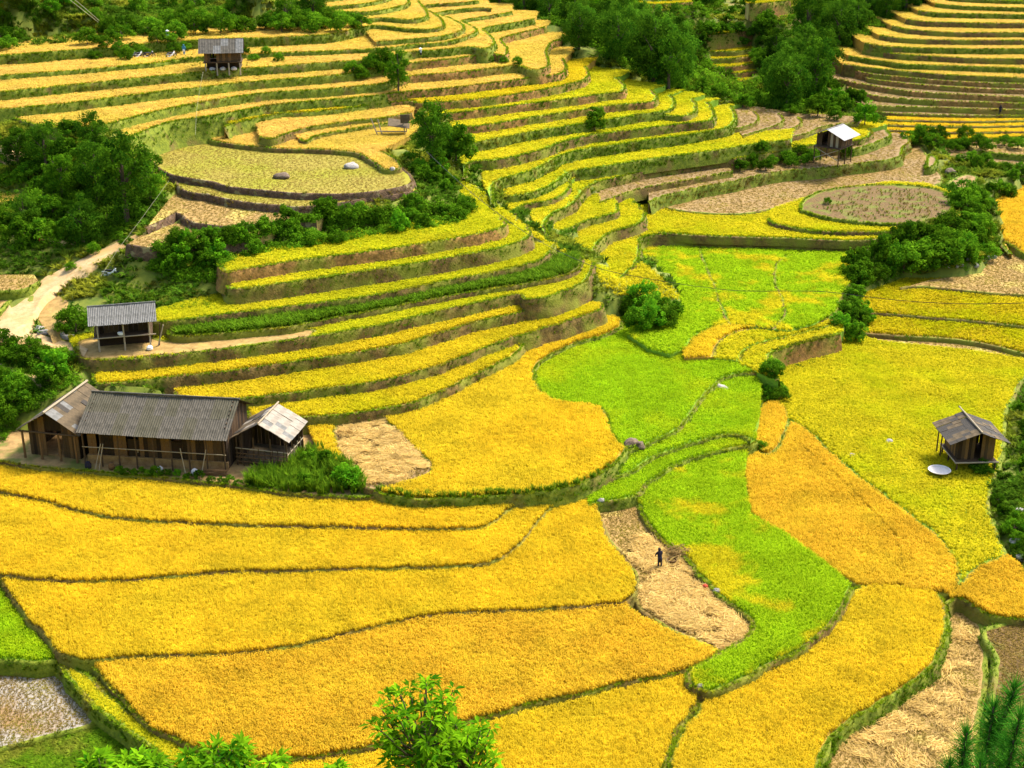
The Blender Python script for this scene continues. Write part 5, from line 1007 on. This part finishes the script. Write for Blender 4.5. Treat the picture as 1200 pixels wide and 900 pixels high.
# stilt shed
p = P(147, 409, 6.05); t_ = empty('stilt_shed', p, R(14), 'open stilt shed with grey corrugated roof on the terrace above the farmhouse', 'shed')
rn = random.Random(24)
roof(t_, -3.05, 3.05, -.7, 1.5, 3.6, 2.75, 3.85, 8, 1, ['sheet2'], 'sheet', rnd=rn)
beam(t_, (-3.1, 1.5, 3.92), (3.1, 1.5, 3.92), .06, 'sheet2', 'ridge_cap')
posts(t_, [(-2.3, -.2), (0.0, -.25), (2.3, -.2), (-2.3, 2.9), (0, 2.9), (2.3, 2.9)], -.4, 2.75, .085, 'palewood')
MB().box(-2.7, 2.6, -.3, 3.0, 1.32, 1.4).build('platform', 'wood', t_)
beam(t_, (-2.8, -.33, 1.34), (2.9, -.33, 1.36), .06, 'palewood', 'platform_edge')
boards(t_, 'x', -2.2, 2.2, .9, 1.4, 2.8, .45, ['wood3', 'wood'], rnd=rn); boards(t_, 'y', 0, 2.9, 2.25, 1.4, 2.8, .45, ['wood3'], rnd=rn)
boards(t_, 'y', -.1, 1.2, -2.5, 1.3, 2.35, .3, ['palewood', 'wood2'], rnd=rn)
MB().box(-2.4, 2.4, 1.4, 3.0, -.2, .7).build('underfloor_box', 'wood3', t_)
beam(t_, (2.9, .1, -.2), (3.6, .2, 2.0), .07, 'palewood', 'brace'); beam(t_, (3.1, .3, 0), (3.3, .3, 2.1), .06, 'wood', 'brace')
b_ = MB().lathe([(.16, 0), (.24, .1), (.25, .32), (.2, .4)], 10).build('grain_sack', 'white'); b_.location = t_.matrix_basis @ Vector((-.25, -.1, 1.42)); b_.scale = (1.3, .7, .8); tag(b_, 'white sack on the platform edge of the stilt shed', 'sack')
b_ = MB().lathe([(.22, 0), (.3, .1), (.28, .3), (.12, .42)], 10).build('grain_sack', 'white'); b_.location = t_.matrix_basis @ Vector((2.2, -.75, 0)); tag(b_, 'white sack on the ground at the right post of the stilt shed', 'sack')
# small hut in the right-hand paddy
p = P(1141, 551, -.3); h_ = empty('stilt_hut', p, R(90+3), 'small plank hut on stilts with dark roof and pale ridge pole in the right paddy', 'hut')
rn = random.Random(25)
roof(h_, -.75, 4.0, -2.6, 0, 2.6, 2.75, 3.75, 9, 4, ['darkroof', 'darkroof', 'midroof'], 'board', rnd=rn, name='roof_board', jit=.02)
beam(h_, (-.8, 0, 3.87), (4.9, 0, 3.9), .07, 'palewood', 'ridge_pole')
boards(h_, 'y', -1.55, 1.55, 0, 1.05, 2.9, .27, ['wood', 'wood2', 'wood3', 'wood2'], gaps=[(-.45, .12)], rnd=rn, ztop=lambda y: 2.75 + .85*(1-abs(y)/2.6))
boards(h_, 'y', -.45, .12, 1.2, 1.05, 2.9, .27, ['wood3'], rnd=rn)
boards(h_, 'x', 0, 3.3, 1.55, 1.05, 2.9, .33, ['wood', 'wood3', 'wood2'], rnd=rn); boards(h_, 'x', 0, 3.3, -1.55, 1.05, 2.9, .33, ['wood', 'wood3'], rnd=rn); boards(h_, 'y', -1.5, 1.5, 3.3, 1.05, 2.9, .35, ['wood3'], rnd=rn)
MB().box(-.55, 3.4, -1.75, 1.85, .93, 1.04).build('platform', 'wood', h_)
beam(h_, (-.6, -1.85, 1.0), (-.6, 1.95, 1.0), .075, 'palewood', 'platform_edge'); beam(h_, (-.6, 1.9, 1.0), (3.4, 1.9, 1.0), .06, 'palewood', 'platform_edge')
posts(h_, [(-.45, -1.6), (-.45, 1.7), (1.6, 1.7), (3.2, 1.7), (3.2, -1.6), (1.6, -1.6)], -.5, .95, .09, 'wood')
posts(h_, [(2.6, 2.1), (3.5, 2.1)], -.5, 2.6, .07, 'wood')
# far hut, sunlit roof slope coloured white, the other slope dark
p = P(970, 183, 6.9); k_ = empty('stilt_hut', p, R(52), 'distant stilt hut with sunlit white roof slope at the tip of the central slope', 'hut')
rn = random.Random(26)
roof(k_, -.9, 4.3, -2.7, 0, 2.7, 2.75, 3.95, 5, 1, ['whiteroof'], 'sheet', rnd=rn, sides=(0,)); roof(k_, -.9, 4.3, -2.7, 0, 2.7, 2.75, 3.95, 5, 1, ['sheet'], 'sheet', rnd=rn, sides=(1,))
boards(k_, 'y', -1.9, 1.9, 0, 1.4, 2.9, .42, ['wood', 'palewood', 'wood'], gaps=[(.3, .9)], rnd=rn, ztop=lambda y: 2.75 + 1.0*(1-abs(y)/2.7)); boards(k_, 'x', 0, 3.6, -1.9, 1.4, 2.9, .45, ['wood', 'wood2'], rnd=rn)
boards(k_, 'x', 0, 3.6, 1.9, 1.4, 2.9, .45, ['wood', 'wood3'], rnd=rn); boards(k_, 'y', -1.9, 1.9, 3.6, 1.4, 2.9, .45, ['wood3'], rnd=rn)
MB().box(-.7, 3.8, -2.1, 2.1, 1.26, 1.38).build('platform', 'wood', k_)
posts(k_, [(-.5, -1.9), (-.5, 1.9), (1.6, -1.9), (1.6, 1.9), (3.6, -1.9), (3.6, 1.9)], -1.2, 1.3, .09, 'wood')
beam(k_, (-.5, -1.9, -.4), (-.5, 1.9, 1.2), .06, 'palewood', 'brace'); beam(k_, (-.5, 1.9, -.4), (-.5, -1.9, 1.2), .06, 'palewood', 'brace')
# far hut, upper left
p = P(262, 82, 19.7); u_ = empty('stilt_hut', p, R(7), 'distant stilt hut with grey roof among the upper left terraces', 'hut')
rn = random.Random(27)
roof(u_, -3.1, 2.9, -1.5, .7, 2.9, 2.5, 4.1, 6, 2, ['sheet', 'sheet2', 'sheet'], 'sheet', rnd=rn)
boards(u_, 'x', -2.4, 2.4, -.6, 1.25, 2.7, .4, ['wood', 'wood2', 'wood'], gaps=[(-1.6, -.9)], rnd=rn); boards(u_, 'y', -.6, 2.2, -2.4, 1.25, 2.7, .4, ['wood3', 'wood'], rnd=rn, ztop=lambda y: 2.6 + 1.3*(1-abs(y-.7)/2.2)); boards(u_, 'y', -.6, 2.2, 2.4, 1.25, 2.7, .4, ['wood3'], rnd=rn, ztop=lambda y: 2.6 + 1.3*(1-abs(y-.7)/2.2)); boards(u_, 'x', -2.4, 2.4, 2.2, 1.25, 2.7, .4, ['wood3'], rnd=rn)
MB().box(-2.6, 2.6, -.9, 2.4, 1.08, 1.22).build('platform', 'wood', u_)
posts(u_, [(x, y) for x in (-2.3, -.8, .8, 2.3) for y in (-.8, 2.2)], -.6, 1.1, .11, 'palewood')
MB().box(-2.3, 2.3, .9, 2.3, -.3, 1.0).build('underfloor_box', 'wood3', u_)  # plain dark box filling the space below the floor
for i_, x in enumerate((-1.5, -.1, 1.4)):
    b_ = MB().lathe([(.3, 0), (.42, .12), (.38, .32), (.15, .45)], 10).build('grain_sack', 'basket'); b_.location = u_.matrix_basis @ Vector((x, .1, -.05)); tag(b_, 'pale sack under the far upper left hut, %s from the left' % ['first', 'second', 'third'][i_], 'sack', 'sacks under the far hut')
# ruined lean-to by the dark tree
p = P(466, 158, 13.7); l_ = empty('lean_to', p, R(5), 'collapsed lean-to of poles beside the tall dark bushy tree', 'shelter')
for a, b in [((-2.6, 0, 0), (-3.4, .3, 2.2)), ((-2.0, .2, 0), (-2.5, .3, 2.0)), ((-2.8, 0, .5), (1.2, 0, .4)), ((1.0, 0, 0), (.6, .2, 2.4)), ((1.2, 1.2, 0), (1.0, 1.3, 2.2))]: beam(l_, a, b, .08, 'palewood', 'pole')
MB().box(-1.4, 1.4, -.2, 1.8, 1.2, 1.28).build('roof_panel', 'midroof', l_).rotation_euler = (R(18), R(8), 0)
MB().box(.4, 1.6, -.1, .02, 1.5, 2.6).build('cloth_panel', 'midroof', l_)

# ------------------------------------------------------------------ people, motorbikes, small things
def person(loc, rz, label, cloth, legcloth, head='hat', lean=.1, hs=1.58, hatmat='blackcloth', arms='down'):
    root = empty('person', loc, rz, label, 'person'); s = hs/1.7
    ax = .32 if arms == 'work' else .1
    J = {'pel': (0,0,.93), 'spi': (0,-.06*lean*5,1.15), 'che': (0,-.1*lean*5,1.36), 'nec': (0,-.13*lean*5,1.5), 'hea': (0,-.16*lean*5,1.6), 'top': (0,-.15*lean*5,1.7),
         'hl': (.09,0,.88), 'kl': (.11,-.05,.5), 'al': (.11,.02,.09), 'tl': (.12,-.14,.04), 'hr': (-.09,0,.88), 'kr': (-.11,.02,.5), 'ar': (-.12,.06,.09), 'tr': (-.13,-.1,.04),
         'sl': (.19,-.1*lean*5,1.4), 'el': (.27,-.12-ax*.4,1.14), 'wl': (.2,-.16-ax,.95), 'fl': (.18,-.18-ax,.87), 'sr': (-.19,-.1*lean*5,1.4), 'er': (-.27,-.1-ax*.4,1.13), 'wr': (-.2,-.16-ax,.96), 'fr': (-.18,-.18-ax,.88)}
    Rr = {'pel': (.15,.12), 'spi': (.135,.105), 'che': (.17,.115), 'nec': (.055,.055), 'hea': (.085,.1), 'top': (.06,.07), 'hl': (.09,.09), 'kl': (.062,.062), 'al': (.042,.042), 'tl': (.04,.028), 'hr': (.09,.09), 'kr': (.062,.062), 'ar': (.042,.042), 'tr': (.04,.028), 'sl': (.07,.07), 'el': (.048,.048), 'wl': (.034,.03), 'fl': (.035,.02), 'sr': (.07,.07), 'er': (.048,.048), 'wr': (.034,.03), 'fr': (.035,.02)}
    E = [('pel','spi'),('spi','che'),('che','nec'),('nec','hea'),('hea','top'),('pel','hl'),('hl','kl'),('kl','al'),('al','tl'),('pel','hr'),('hr','kr'),('kr','ar'),('ar','tr'),('che','sl'),('sl','el'),('el','wl'),('wl','fl'),('che','sr'),('sr','er'),('er','wr'),('wr','fr')]
    ks = list(J); me = bpy.data.meshes.new('body'); me.from_pydata([tuple(c*s for c in J[k]) for k in ks], [(ks.index(a), ks.index(b)) for a, b in E], [])
    o = link('body', me, cloth, root); md = o.modifiers.new('skin', 'SKIN')
    for i, k in enumerate(ks): o.data.skin_vertices[0].data[i].radius = tuple(q*s*(1.22 if k not in ('nec','hea','top','fl','fr','tl','tr') else 1.05) for q in Rr[k]); o.data.skin_vertices[0].data[i].use_root = (k == 'pel')
    sb = o.modifiers.new('sub', 'SUBSURF'); sb.levels = 1; sb.render_levels = 2
    hc = Vector(J['hea'])*s
    MB().lathe([(.02,-.1),(.07,-.07),(.088,0),(.08,.06),(.03,.105)], 10, (hc.x, hc.y-.02, hc.z+.02)).build('face', 'skin', root, True)
    if head == 'hat': MB().lathe([(.26,-.02),(.25,.0),(.1,.1),(.02,.16)], 14, (hc.x, hc.y, hc.z+.06)).build('hat', hatmat, root)
    else: MB().lathe([(.1,-.1),(.112,0),(.1,.08),(.04,.13)], 12, (hc.x, hc.y+.015, hc.z+.02)).build('headscarf', hatmat, root, True)
    MB().lathe([(.13,-.3),(.17,-.12),(.165,.0),(.155,.1)], 12, (0, 0, .93*s)).build('skirt', legcloth, root, True)
    return root
person(G(773, 667), R(200), 'person in black working clothes standing bent over the cut straw', 'blackcloth', 'blackcloth', 'scarf', .25, 1.62, 'blackcloth', 'work')
person(G(197, 49), R(180), 'small distant person in white above the parked motorbikes', 'white', 'basket', 'hat', .05, 1.6, 'white')
person(G(216, 66), R(170), 'small distant person in a pale blue top by the far hut', 'bluecloth', 'paintw', 'scarf', .05, 1.6, 'bluecloth')
person(G(1171, 139), R(160), 'small distant person in dark clothes on the far right strips', 'blackcloth', 'blackcloth', 'scarf', .1, 1.65, 'blackcloth', 'work')
person(G(493, 66), R(190), 'small distant person with white load on an upper central terrace', 'white', 'blackcloth', 'hat', .15, 1.6, 'white', 'work')
person(G(47, 286), R(120), 'small distant person in dark red walking the footpath on the left', 'redcloth', 'blackcloth', 'scarf', .05, 1.6, 'blackcloth')
def motorbike(loc, rz, label, paint='paint'):
    root = empty('motorbike', loc, rz, label, 'motorbike', 'parked motorbikes')
    for x in (-.62, .62):
        w_ = MB().torus(.25, .055, (x, 0, .3), 'y', 18, 6).build('wheel', 'rubber', root, True); rim = MB().torus(.19, .018, (x, 0, .3), 'y', 16, 5)
        for k in range(5): rim.tube([(x, 0, .3), (x+.19*math.cos(k*1.257), 0, .3+.19*math.sin(k*1.257))], .01, 4)
        rim.build('rim', 'chrome', w_)
    MB().tube([(-.35,0,.42),(-.1,0,.38),(.2,0,.5),(.4,0,.82)], [.09,.13,.1,.06], 8).build('frame', paint, root, True)
    MB().tube([(-.75,0,.78),(-.5,0,.74),(0,0,.72),(.12,0,.66)], [.05,.1,.12,.08], 8).build('seat', 'rubber', root, True)
    MB().tube([(.62,0,.3),(.5,0,.62),(.4,0,.98)], [.04,.045,.04], 6).build('fork', 'chrome', root)
    MB().tube([(.36,-.33,1.03),(.42,-.15,1.0),(.42,.15,1.0),(.36,.33,1.03)], .02, 6).build('handlebar', 'rubber', root)
    MB().tube([(.46,0,.86),(.56,0,.84)], [.08,.06], 8).build('headlight', 'paintw', root, True)
    MB().tube([(.5,0,.5),(.44,0,.75),(.3,0,.62)], [.09,.13,.1], 8).build('leg_shield', paint, root, True)
    MB().tube([(-.9,0,.58),(-.62,0,.62),(-.38,0,.52)], [.04,.07,.06], 8).build('rear_fender', paint, root, True)
    MB().tube([(-.7,-.12,.28),(-.2,-.12,.26)], [.045,.03], 6).build('exhaust', 'chrome', root)
    MB().tube([(-.05,.12,.35),(-.1,.3,.02)], .015, 5).build('side_stand', 'chrome', root)
    root.rotation_euler[0] = R(6); return root
motorbike(G(131, 328), R(8), 'motorbike parked on the grass beside the hedge and dirt road', 'paintw')
for i, (u, rz) in enumerate([(156, 70), (163, 60), (175, 30), (201, 50)]):
    motorbike(G(u, 68), R(rz), 'distant motorbike parked by the far hut, %s from the left' % ['first', 'second', 'third', 'fourth'][i], ['paint', 'paintw', 'paint', 'paintw'][i])
def rock(loc, sx, sy, sz, label, mat='rock', seed=1, name='boulder', group=None):
    bm = bmesh.new(); bmesh.ops.create_icosphere(bm, subdivisions=3, radius=1)
    for v in bm.verts:
        n_ = mnoise.fractal(v.co*1.3 + Vector((seed*7.1, 0, 0)), 1, 2, 3); v.co *= 1 + .28*n_; v.co.z = max(v.co.z, -.45)
    me = bpy.data.meshes.new('rock'); bm.to_mesh(me); bm.free(); o = link(name, me, mat); o.location = (loc[0], loc[1], loc[2]+sz*.25); o.scale = (sx, sy, sz); o.rotation_euler[2] = seed
    for q_ in me.polygons: q_.use_smooth = True
    return tag(o, label, 'rock', group)
rock(G(330, 209), 1.0, .7, .5, 'dark brown boulder on the harvested plateau', 'rock2', 3)
rock(G(412, 197), .9, .8, .5, 'pale boulder on the right of the harvested plateau', 'rock', 4)
rock(G(1042, 520), .42, .35, .3, 'white stone in the yellow green paddy left of the small hut', 'rock', 5)
rock(G(998, 536), .4, .3, .26, 'pale stone on the edge of the orange paddy', 'rock', 6)
rock(G(738, 524), .8, .55, .6, 'dark rocky outcrop at the corner of the middle golden paddy', 'rock2', 7)
rock(G(750, 530), .5, .4, .4, 'smaller brown rock beside the dark rocky outcrop', 'rock2', 8)
rock(G(704, 592), .3, .26, .26, 'white stone at the top of the cut paddy', 'rock', 9)
rock(G(876, 532), .28, .24, .24, 'white stone by the bush at the orange paddy corner', 'rock', 10)
rock(G(810, 492), .25, .22, .2, 'white stone on the green basin lip', 'rock', 11)
rock(G(843, 452), .9, .5, .35, 'pale bare rock on the bund of the green basin', 'rock', 12)
rock(G(1113, 205), .9, .6, .6, 'grey boulder beyond the dug mound', 'rock2', 13)
rock(G(460, 202), .4, .35, .3, 'white stone at the tip of the curved golden terrace', 'rock', 14)
rock(G(840, 698), .3, .25, .2, 'pale stone on the bund near the red bag', 'rock', 15)
rock(G(820, 814), .26, .2, .18, 'white stone at the corner of the bottom golden paddies', 'rock', 16)
r = random.Random(77)
for k in range(9):
    u = 1092 + k*9 + r.uniform(-3, 3); v = 318 - k*1.6 + r.uniform(-3, 2)
    rock(G(u, v), r.uniform(.3, .5), r.uniform(.25, .4), r.uniform(.25, .4), 'pale stone in the retaining wall below the dug mound, number %s from its left' % ['one', 'two', 'three', 'four', 'five', 'six', 'seven', 'eight', 'nine'][k], 'rock', 30+k, 'wall_stone', 'stones below the dug mound')
for k, (u, v) in enumerate([(1184, 618), (1190, 640), (1196, 602), (1178, 600), (1198, 655)]):
    rock(G(u, v), r.uniform(.35, .6), r.uniform(.3, .5), r.uniform(.25, .4), 'tan stone on the right edge bank, %s from the top' % ['third', 'fourth', 'second', 'first', 'fifth'][k], 'rock', 50+k, 'bank_stone', 'stones on the right edge bank')
for k, (u, v) in enumerate([(52, 390), (62, 392), (72, 394), (80, 398), (46, 388)]):
    rock(G(u, v), r.uniform(.5, .8), .4, .3, 'white stone in the heap at the end of the dirt road, %s from the left' % ['second', 'third', 'fourth', 'fifth', 'first'][k], 'rock', 60+k, 'heap_stone', 'stone heap by the road')
tr = MB().lathe([(.0,.05),(.75,.05),(.9,.14),(.96,.14),(.8,0),(.0,0)], 24).build('winnowing_tray', 'basket'); tr.location = P(1100, 558, -.3) + Vector((0, 0, .5)); tag(tr, 'round white tray lying on the rice beside the small hut', 'tray')
bg = MB().lathe([(.2,0),(.32,.15),(.3,.38),(.12,.52)], 10).build('red_bag', 'redcloth', None, True); bg.scale = (.7, .6, .75); bg.location = G(826, 692); tag(bg, 'red bag on the straw beside the bund of the cut paddy', 'bag')
bk = MB().lathe([(.28,0),(.36,.3),(.38,.34),(.34,.34),(.26,.05)], 12).build('carrying_basket', 'wood2'); bk.location = G(787, 660); tag(bk, 'brown basket beside the farmer in the cut paddy', 'basket')
# straw heap beside the farmer
sh_ = MB()
for k in range(150):
    a = r.uniform(0, 6.28); q0 = Vector((r.gauss(0, .45), r.gauss(0, .35), abs(r.gauss(.15, .15)))); d_ = Vector((math.cos(a), math.sin(a), r.uniform(-.1, .25)))*.45; sh_.tube([q0-d_, q0+d_], .02, 4)
e = sh_.build('straw_heap', 'tan'); e.location = G(795, 652); tag(e, 'loose heap of cut stalks beside the farmer', 'straw heap')
# cables
def cable(name, pts, rad, mat, label):
    P_ = catmull(pts, False, 10); e = MB().tube([tuple(q) for q in P_], rad, 5).build(name, mat); return tag(e, label, 'cable')
def pd(u, v, d):          # a point at distance d along the view through a place of the photograph
    q = rays([(u, v)])[0]; return CAM + q/np.linalg.norm(q)*d
cable('overhead_cable', [pd(500, 178, 150), pd(548, 222, 143), pd(600, 262, 138), pd(644, 289, 134), pd(690, 310, 130), pd(720, 319, 127), pd(780, 330, 122), pd(836, 338, 118), pd(876, 341, 115), pd(960, 341.5, 111), pd(1026, 349, 107), pd(1080, 354, 105), pd(1136, 356, 103), pd(1200, 355, 101), pd(1320, 350, 98)], .022, 'cable', 'thin black cable sagging over the green basin')
cable('guy_wire', [pd(198, 212, 150), pd(160, 264, 144), pd(140, 290, 141), pd(118, 324, 137)], .012, 'cablew', 'pale taut wire from the plateau edge down to the motorbike')
cable('guy_wire', [pd(238, 84, 185), pd(231, 125, 180), pd(229, 158, 176)], .014, 'cablew', 'thin pale line from the far hut down to the plateau')
cable('overhead_wire', [pd(60, -16, 180), pd(82, 0, 182), pd(115, 26, 186)], .04, 'cablew', 'pale overhead wire in the upper left corner, lower')
cable('overhead_wire', [pd(64, -16, 180), pd(88, 0, 182), pd(116, 24, 186)], .04, 'cablew', 'pale overhead wire in the upper left corner, upper')

# ------------------------------------------------------------------ young trees on the photographer's slope
def leaf_cloud(centres, per, length, width, seed, up=.35, rad=.16):
    r = np.random.default_rng(seed); V = []; Fc = []; va = []
    for c in centres:
        tone = r.uniform(.0, .6)
        for k in range(per):
            a = r.uniform(0, 6.283); el = r.uniform(-.25, .95); d = np.array([math.cos(a)*math.cos(el), math.sin(a)*math.cos(el), math.sin(el)])
            L = length*r.uniform(.65, 1.15); b = c + d*r.uniform(.01, rad*.35); sd_ = np.cross(d, [0, 0, 1]); sd_ /= np.linalg.norm(sd_)+1e-6; nn = np.cross(sd_, d)
            dr = np.array([0, 0, -L*.25]); w_ = width*r.uniform(.8, 1.2)/2; n = len(V)
            V += [b, b+d*L*.4+sd_*w_+nn*w_*.35, b+d*L*.4-nn*w_*.1, b+d*L*.4-sd_*w_+nn*w_*.35, b+d*L+dr]
            Fc += [(n, n+1, n+2), (n, n+2, n+3), (n+1, n+4, n+2), (n+2, n+4, n+3)]; va += [float(np.clip(tone + r.uniform(-.1, .45), 0, 1))]*5
    return mesh_np('leaves', np.array(V), Fc, va)
def young_tree(u, v, d, crown_r, crown_h, ntip, seed, label, per=12, length=.15, width=.045, tops=None):
    q = pd(u, v, d); gz_ = float(sheet_h([(q[0], q[1])])[0]); root = empty('young_tree', (q[0], q[1], gz_), 0, label, 'tree'); H_ = q[2] - gz_
    r = np.random.default_rng(seed); mb = MB(); tips = []
    mb.tube([(0,0,-.3),(.05,.03,H_*.5),(-.03,0,H_*.85),(0,0,H_)], [.07,.055,.04,.03], 7)
    for k in range(ntip):
        if tops is not None: t = np.array(tops[k % len(tops)])*[crown_r, crown_r, crown_h] + r.normal(0, .07, 3)
        else:
            a = r.uniform(0, 6.283); e = r.uniform(-.7, 1); rr = r.uniform(.45, 1)**.6; t = np.array([math.cos(a)*crown_r*rr*math.sqrt(1-e*e*.8), math.sin(a)*crown_r*rr*math.sqrt(1-e*e*.8), e*crown_h*rr])
        tip = np.array([0, 0, H_]) + t; z0 = H_ - crown_h*1.2 + r.uniform(0, crown_h*.8); mid = np.array([t[0]*.45, t[1]*.45, (z0+tip[2])/2 - .05]); tips.append(tip); tips.append(tip*.55+mid*.45 + r.normal(0, .04, 3))
        mb.tube([(0, 0, min(z0, H_-.05)), tuple(mid), tuple(tip)], [.022, .014, .006], 5)
    mb.build('trunk', 'bark', root); link('crown', leaf_cloud(tips, per, length, width, seed), 'young', root)
    return root
young_tree(495, 852, 18.0, .62, .66, 62, 5, 'young broadleaf tree with bright green leaves at the bottom centre', tops=None)
young_tree(545, 888, 18.3, .45, .5, 40, 9, 'lower right companion of the young tree at the bottom centre')
young_tree(262, 893, 17.0, .34, .26, 14, 6, 'leafy sapling top at the bottom left, tallest of the group', 16, .17, .045)
young_tree(205, 902, 17.2, .34, .2, 12, 7, 'leafy sapling top at the bottom left, middle one of the group', 16, .17, .045)
young_tree(120, 908, 17.4, .34, .2, 10, 8, 'leafy sapling top at the bottom left, left one of the group', 16, .17, .045)
young_tree(160, 906, 17.3, .3, .2, 11, 15, 'leafy sapling top at the bottom left, between the left and middle ones', 16, .17, .045)
young_tree(308, 902, 17.1, .26, .18, 9, 16, 'leafy sapling top at the bottom left, rightmost of the group', 16, .17, .045)
young_tree(392, 912, 17.4, .12, .12, 4, 12, 'small leafy tip just left of the young tree at the bottom centre', 14, .15, .045)
# pine
q = pd(1165, 880, 13.0); gz_ = float(sheet_h([(q[0], q[1])])[0]); pr = empty('pine_tree', (q[0], q[1], gz_), 0, 'dark green pine shoots with long needles in the bottom right corner', 'tree'); H_ = q[2]-gz_
mb = MB(); mb.tube([(0,0,-.3),(0,.02,H_*.5),(.0,0,H_-.75)], [.09,.07,.05], 7); V = []; Fc = []; va = []; r = np.random.default_rng(31)
for (u, v, du, dv) in [(1190,805,2,-1),(1165,828,0,-1),(1133,858,-.3,-1),(1196,838,.6,-1),(1113,897,-.5,-1),(1178,868,.1,-1),(1205,880,.4,-1),(1150,893,-.2,-1)]:
    tip = pd(u, v, 13.0 + r.uniform(-.3, .3)) - np.array([q[0], q[1], gz_]); base = tip + np.array([-.05*du, .02, -.62]); mb.tube([(0, 0, min(base[2]-.3, H_-.8)), tuple(base), tuple(tip)], [.03, .02, .01], 5)
    for k in range(620):
        t = r.uniform(0, 1); c = base + (tip-base)*t; a = r.uniform(0, 6.283); el = r.uniform(.15, 1.1) if t < .9 else r.uniform(.8, 1.5); d_ = np.array([math.cos(a)*math.cos(el), math.sin(a)*math.cos(el), math.sin(el)]); L_ = r.uniform(.14, .22); s0 = np.cross(d_, r.normal(0, 1, 3)); s0 = s0/np.linalg.norm(s0)*.0048; n = len(V)
        V += [c-s0, c+s0, c+d_*L_+np.array([0,0,-.02])]; Fc.append((n, n+1, n+2)); va += [float(r.uniform(0, 1))]*3
mb.build('trunk', 'bark', pr); link('needles', mesh_np('needles', np.array(V), Fc, va), 'needle', pr)
